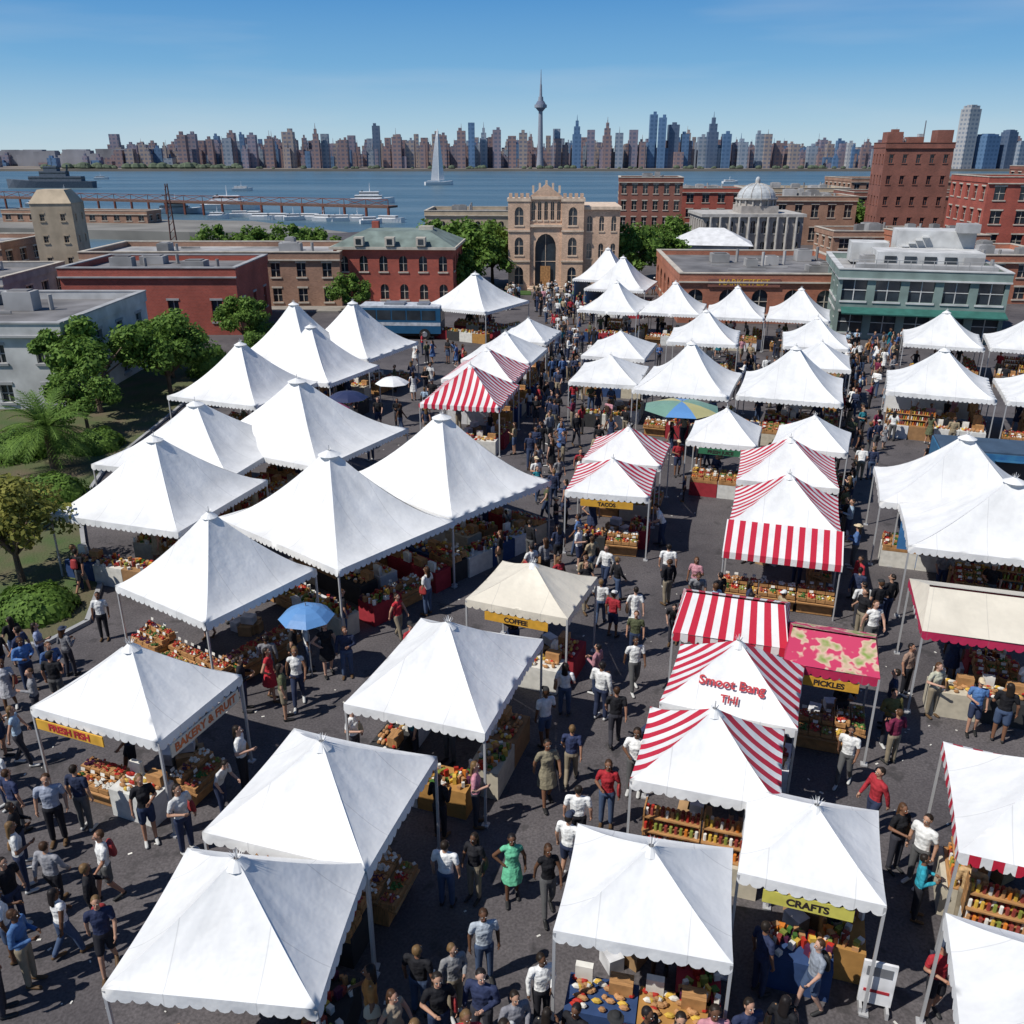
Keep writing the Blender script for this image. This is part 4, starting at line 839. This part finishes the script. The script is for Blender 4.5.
obj('bus',mb.mesh('bus',[mat('bus_blue',(.02,.09,.18),rough=.35,var=.1),GLASS,RUB,STEEL,flat('bus_white',(.45,.47,.5))]),(-8.9,72.6,0),math.radians(-4))
mb=MB();L=6.2
mb.box((0,0,1.35),(L,2.2,1.9),0);mb.box((0,0,2.34),(L-.1,2.1,.08),5);mb.box((.4,-1.1,1.65),(2.6,.03,.8),1);mb.box((.4,-1.32,2.1),(2.7,.45,.04),0,rx=-.2);mb.box((-2.2,-1.11,1.4),(1.3,.02,1.1),4);mb.box((2.4,-1.11,1.4),(.9,.02,1.),4)
for x in(-1.6,1.7):
    for s in(-1,1):mb.cyl((x,s*.85,.36),(x,s*1.12,.36),.36,.36,14,2)
mb.box((L/2+.5,0,.45),(1.1,.12,.1),3)
obj('food_trailer',mb.mesh('food_trailer',[mat('trailer_blue',(.03,.11,.25),col2=(.05,.18,.3),scale=3,rough=.4),GLASS,RUB,METAL,mat('trailer_poster',(.4,.25,.1),col2=(.1,.25,.3),scale=4),mat('trailer_roof',(.05,.08,.12),rough=.6)]),(21.4,36.0,0),math.radians(-16))
# ---------------------------------------------------------------- park, kerbs
LAWN=mat('planting_bed',(.06,.10,.03),col2=(.13,.10,.065),scale=.6,bump=.6,bscale=12,rough=.95)
PATH=[(-17.5,23.2),(-14.3,23.6),(-13.6,25.0),(-14.3,27.6),(-16.4,31),(-18.4,35),(-19.4,40),(-19.6,50),(-20.2,62.5)]
sheet('planting_bed',PATH+[(-60,62.5),(-60,23.2)],.1,LAWN)
mb=MB()
for (a,b),(c,d) in zip(PATH,PATH[1:]):
    L=math.hypot(c-a,d-b);mb.box(((a+c)/2,(b+d)/2,.065),(L+.04,.16,.13),0,rz=math.atan2(d-b,c-a))
obj('kerb',mb.mesh('kerb',[CONC]))
PAV=mat('paving',(.27,.25,.22),scale=1.2,var=.2,bump=.2)
sheet('pavement',[(-45,84.5),(-3,84.5),(-3,97),(-45,87)],.12,PAV,.12)
GR=mat('grass',(.05,.10,.025),scale=3,bump=.5)
sheet('lawn',[(-2,95.2),(2.0,95.2),(2.0,98),(-2,98)],.1,GR,.1);sheet('lawn',[(5.6,95.2),(12,95.2),(12,98),(5.6,98)],.1,GR,.1)
def leafmat(name,c1,c2):
    m,nt,p=NT(name);g=nd(nt,'ShaderNodeNewGeometry');r=nd(nt,'ShaderNodeValToRGB');r.color_ramp.elements[0].color=rgb(c1);r.color_ramp.elements[1].color=rgb(c2)
    tc=nd(nt,'ShaderNodeTexCoord');n=nd(nt,'ShaderNodeTexNoise');n.inputs['Scale'].default_value=1.1;n.inputs['Detail'].default_value=1;link(nt,tc.outputs['Object'],n.inputs['Vector'])
    f=M('ADD',nt,M('MULTIPLY',nt,g.outputs['Random Per Island'],.6),M('SUBTRACT',nt,M('MULTIPLY',nt,n.outputs['Fac'],1.6),.45));link(nt,f,r.inputs[0])
    link(nt,r.outputs[0],p.inputs['Base Color']);p.inputs['Roughness'].default_value=.65;p.inputs['Specular IOR Level'].default_value=.15
    t=nd(nt,'ShaderNodeBsdfTranslucent');link(nt,r.outputs[0],t.inputs[0]);mx=nd(nt,'ShaderNodeMixShader');mx.inputs[0].default_value=.3
    link(nt,p.outputs[0],mx.inputs[1]);link(nt,t.outputs[0],mx.inputs[2]);link(nt,mx.outputs[0],nt.nodes['Material Output'].inputs[0]);return m
LF1=leafmat('leaves',(.03,.075,.013),(.17,.28,.055));LF2=leafmat('leaves_yellow',(.06,.085,.015),(.27,.26,.06));BARK=mat('bark',(.14,.10,.07),bump=.5,var=.3)
def tree_mesh(seed,H,Rr,leaf,n=5200,ls=.13):
    r=random.Random(seed);mb=MB();th_=H*.28
    mb.cyl((0,0,-.1),(.05,.03,th_),.03*H,.02*H,8,0)
    bl=[]
    for k in range(30):
        a=r.uniform(0,2*pi);q=Rr*math.sqrt(r.random())*.9;z=H*.34+r.random()**.8*H*.55*(1-.5*(q/Rr)**2);s=Rr*r.uniform(.16,.33)
        bl.append((q*math.cos(a),q*math.sin(a),z,s))
    for x,y,z,s in bl[:15]:
        m1=(x*.35+.03,y*.35,th_+(z-th_)*.4);mb.cyl((.04,.02,th_*.9),m1,.014*H,.009*H,6,0,False);mb.cyl(m1,(x,y,z),.009*H,.003*H,5,0,False)
    for i in range(n):
        x,y,z,s=r.choice(bl);v=Vector((r.gauss(0,1),r.gauss(0,1),r.gauss(0,1))).normalized()*s*(r.random()**.4)*1.2;c=Vector((x+v.x,y+v.y,z+v.z*.75))
        nv=(v.normalized()+Vector((r.gauss(0,.6),r.gauss(0,.6),r.gauss(0,.6)+.5))).normalized();a=nv.orthogonal().normalized();b=nv.cross(a);t=r.uniform(0,6.3);a,b=a*math.cos(t)+b*math.sin(t),b*math.cos(t)-a*math.sin(t)
        q=ls*r.uniform(.6,1.4);mb.face([c-a*q,c-b*q*.55,c+a*q,c+b*q*.55],1)
    return mb.mesh('tree',[BARK,leaf])
TR=[tree_mesh(1,5.8,2.8,LF1,7500,.14),tree_mesh(2,5.8,2.7,LF1,7500,.14),tree_mesh(3,5.,2.3,LF2,6500,.11)]
TF=[tree_mesh(5,7,3.4,LF1,4500,.24),tree_mesh(6,7,3.2,LF1,4500,.24)]
for x,y,k,s in[(-23.7,49.5,0,1.06),(-20.7,52.6,1,1.0),(-22.6,45.5,1,.66),(-17.1,27.8,2,.88),(-20.2,67,1,.8),(-21.5,31.5,2,.7),(-22.5,58,0,.8),(-17.6,61,1,.5)]:
    obj('broadleaf_tree',TR[k],(x,y,0),R.uniform(0,6),scale=s)
for x,y,k,s in[(-36,112,0,.9),(-31.5,113,1,.88),(-27,112,0,.92),(-24,114,1,.85),(-15.2,84.5,0,.55),(-3.6,100,0,1.08),(-2.2,103,1,1.05),(-6.4,103,1,1.1),(-9,106,0,1.05),(12.6,103,0,1.02),(15,108,1,.95),(18.5,110,1,.8),(54,165,0,1.1),(58,160,1,1.),(-33,85,0,.45),(22,128,0,.9),(-5.2,93.5,1,.7)]:
    obj('broadleaf_tree',TF[k],(x,y,0),R.uniform(0,6),scale=s)
mb=MB();r=random.Random(4)
for k in range(8):mb.cyl((0,0,k*.25),(0,0,k*.25+.26),.22-.005*k,.19,9,0)
for k in range(60):
    a=2*pi*k/60*5.3;el=r.uniform(-.3,1.25);L=r.uniform(1.9,2.7);p=Vector((0,0,2.0));d=Vector((math.cos(a)*math.cos(el),math.sin(a)*math.cos(el),math.sin(el)));sd=Vector((-math.sin(a),math.cos(a),0))
    for i in range(14):
        p2=p+d*L/14;d=(d+Vector((0,0,-.10))).normalized();mb.cyl(p,p2,.015,.013,3,1,False);q=.42*math.sin(pi*min(1,(i+2)/15))+.08
        for s in(-1,1):
            for tt in(0,.5):
                b0=p.lerp(p2,tt);e=p2+sd*s*q+d*q*(.5+tt)-Vector((0,0,.14*q));mb.face([b0,b0.lerp(p2,.45),e],1)
        p=p2
obj('palm_tree',mb.mesh('palm',[BARK,LF1]),(-21.7,39.8,0))
def hedge(x,y,w,d,h,n=3000):
    mb=MB();mb.sphere((0,0,h*.35),(w*.44,d*.44,h*.5),0,12,6)
    for i in range(n):
        v=Vector((R.gauss(0,1),R.gauss(0,1),abs(R.gauss(0,1)))).normalized();k=R.uniform(.85,1.05)*(1+.12*math.sin(v.x*7+x)*math.cos(v.y*6));c=Vector((v.x*w/2*k,v.y*d/2*k,v.z*h*k))
        a=v.orthogonal().normalized();b=v.cross(a);t=R.uniform(0,6.3);a,b=a*math.cos(t)+b*math.sin(t),b*math.cos(t)-a*math.sin(t);q=R.uniform(.05,.11);a=(a+v*R.uniform(-.5,.5));mb.face([c-a*q,c-b*q*.6,c+a*q,c+b*q*.6],0)
    obj('hedge',mb.mesh('hedge',[LF1]),(x,y,.1))
hedge(-15.6,25.6,2.8,2.6,.8);hedge(-20,36,3,2.4,1.);hedge(-21,43,2.4,3,.9);hedge(-24.5,42,4,4,1.2);hedge(-20.6,60,2.5,5,1.6)
mb=MB()
for i in range(400):
    x=R.uniform(-12,14);y=R.uniform(9.5,45)
    if inside(x,y,.1):continue
    s=R.uniform(.015,.045);a=R.uniform(0,3);mb.box((x,y,.008),(s*2,s,.012),0,rz=a)
obj('litter',mb.mesh('litter',[GOODS[7]]))
# ---------------------------------------------------------------- light, sky, camera
az=math.atan2(-.84,-.42);el=math.radians(52)
S=Vector((math.sin(az)*math.cos(el),math.cos(az)*math.cos(el),math.sin(el)))
sl_=bpy.data.lights.new('sun','SUN');sl_.energy=4.7;sl_.angle=math.radians(.5);sl_.color=(1,.965,.91);so=bpy.data.objects.new('sun',sl_);COL.objects.link(so);so.rotation_euler=S.to_track_quat('Z','Y').to_euler();so.location=(0,0,50)
w=bpy.data.worlds.new("World");bpy.context.scene.world=w;w.use_nodes=True;nt=w.node_tree;bg=nt.nodes['Background']
sk=nd(nt,'ShaderNodeTexSky',sky_type='NISHITA');sk.sun_disc=False;sk.sun_elevation=el;sk.sun_rotation=az;sk.air_density=1.0;sk.dust_density=.3;sk.ozone_density=2.0
tc=nd(nt,'ShaderNodeTexCoord')
sz=nd(nt,'ShaderNodeSeparateXYZ');link(nt,tc.outputs['Generated'],sz.inputs[0])
rp=nd(nt,'ShaderNodeValToRGB');e=rp.color_ramp.elements;e[0].position=0;e[0].color=(.60,.82,.95,1);e[1].position=1;e[1].color=(.015,.075,.25,1)
q=e.new(.03);q.color=(.44,.71,.93,1);q=e.new(.08);q.color=(.19,.50,.86,1);q=e.new(.15);q.color=(.07,.33,.76,1);q=e.new(.3);q.color=(.025,.14,.42,1)
link(nt,sz.outputs[2],rp.inputs[0])
ml=nd(nt,'ShaderNodeMixRGB',blend_type='MULTIPLY');ml.inputs[0].default_value=1;link(nt,rp.outputs[0],ml.inputs[1]);ml.inputs[2].default_value=(11.2,11.2,11.2,1)
mg=nd(nt,'ShaderNodeMixRGB');mg.inputs[0].default_value=.85;link(nt,sk.outputs[0],mg.inputs[1]);link(nt,ml.outputs[0],mg.inputs[2])
mp2=nd(nt,'ShaderNodeMapping');mp2.inputs['Scale'].default_value=(2,2,18);mp2.inputs['Rotation'].default_value=(0,.05,0);link(nt,tc.outputs['Generated'],mp2.inputs[0])
cn=nd(nt,'ShaderNodeTexNoise');cn.inputs['Scale'].default_value=1.3;cn.inputs['Detail'].default_value=4;link(nt,mp2.outputs[0],cn.inputs['Vector'])
cr=nd(nt,'ShaderNodeValToRGB');cr.color_ramp.elements[0].position=.5;cr.color_ramp.elements[1].position=.9;cr.color_ramp.elements[1].color=(.3,.3,.3,1);link(nt,cn.outputs['Fac'],cr.inputs[0])
mx=nd(nt,'ShaderNodeMixRGB');link(nt,cr.outputs[0],mx.inputs[0]);link(nt,mg.outputs[0],mx.inputs[1]);mx.inputs[2].default_value=(8.5,9.2,10,1)
link(nt,mx.outputs[0],bg.inputs[0]);bg.inputs[1].default_value=.075
sc=bpy.context.scene;sc.view_settings.view_transform='Standard';sc.view_settings.look='None';sc.view_settings.exposure=0
cam=bpy.data.cameras.new('camera');cam.sensor_width=36;cam.lens=36*887/1024;cam.clip_end=12000;co=bpy.data.objects.new('camera',cam);COL.objects.link(co)
co.location=(0,0,14);co.rotation_euler=(math.radians(90)-math.atan(360/887),0,0);sc.camera=co
print('people',len(PPL))
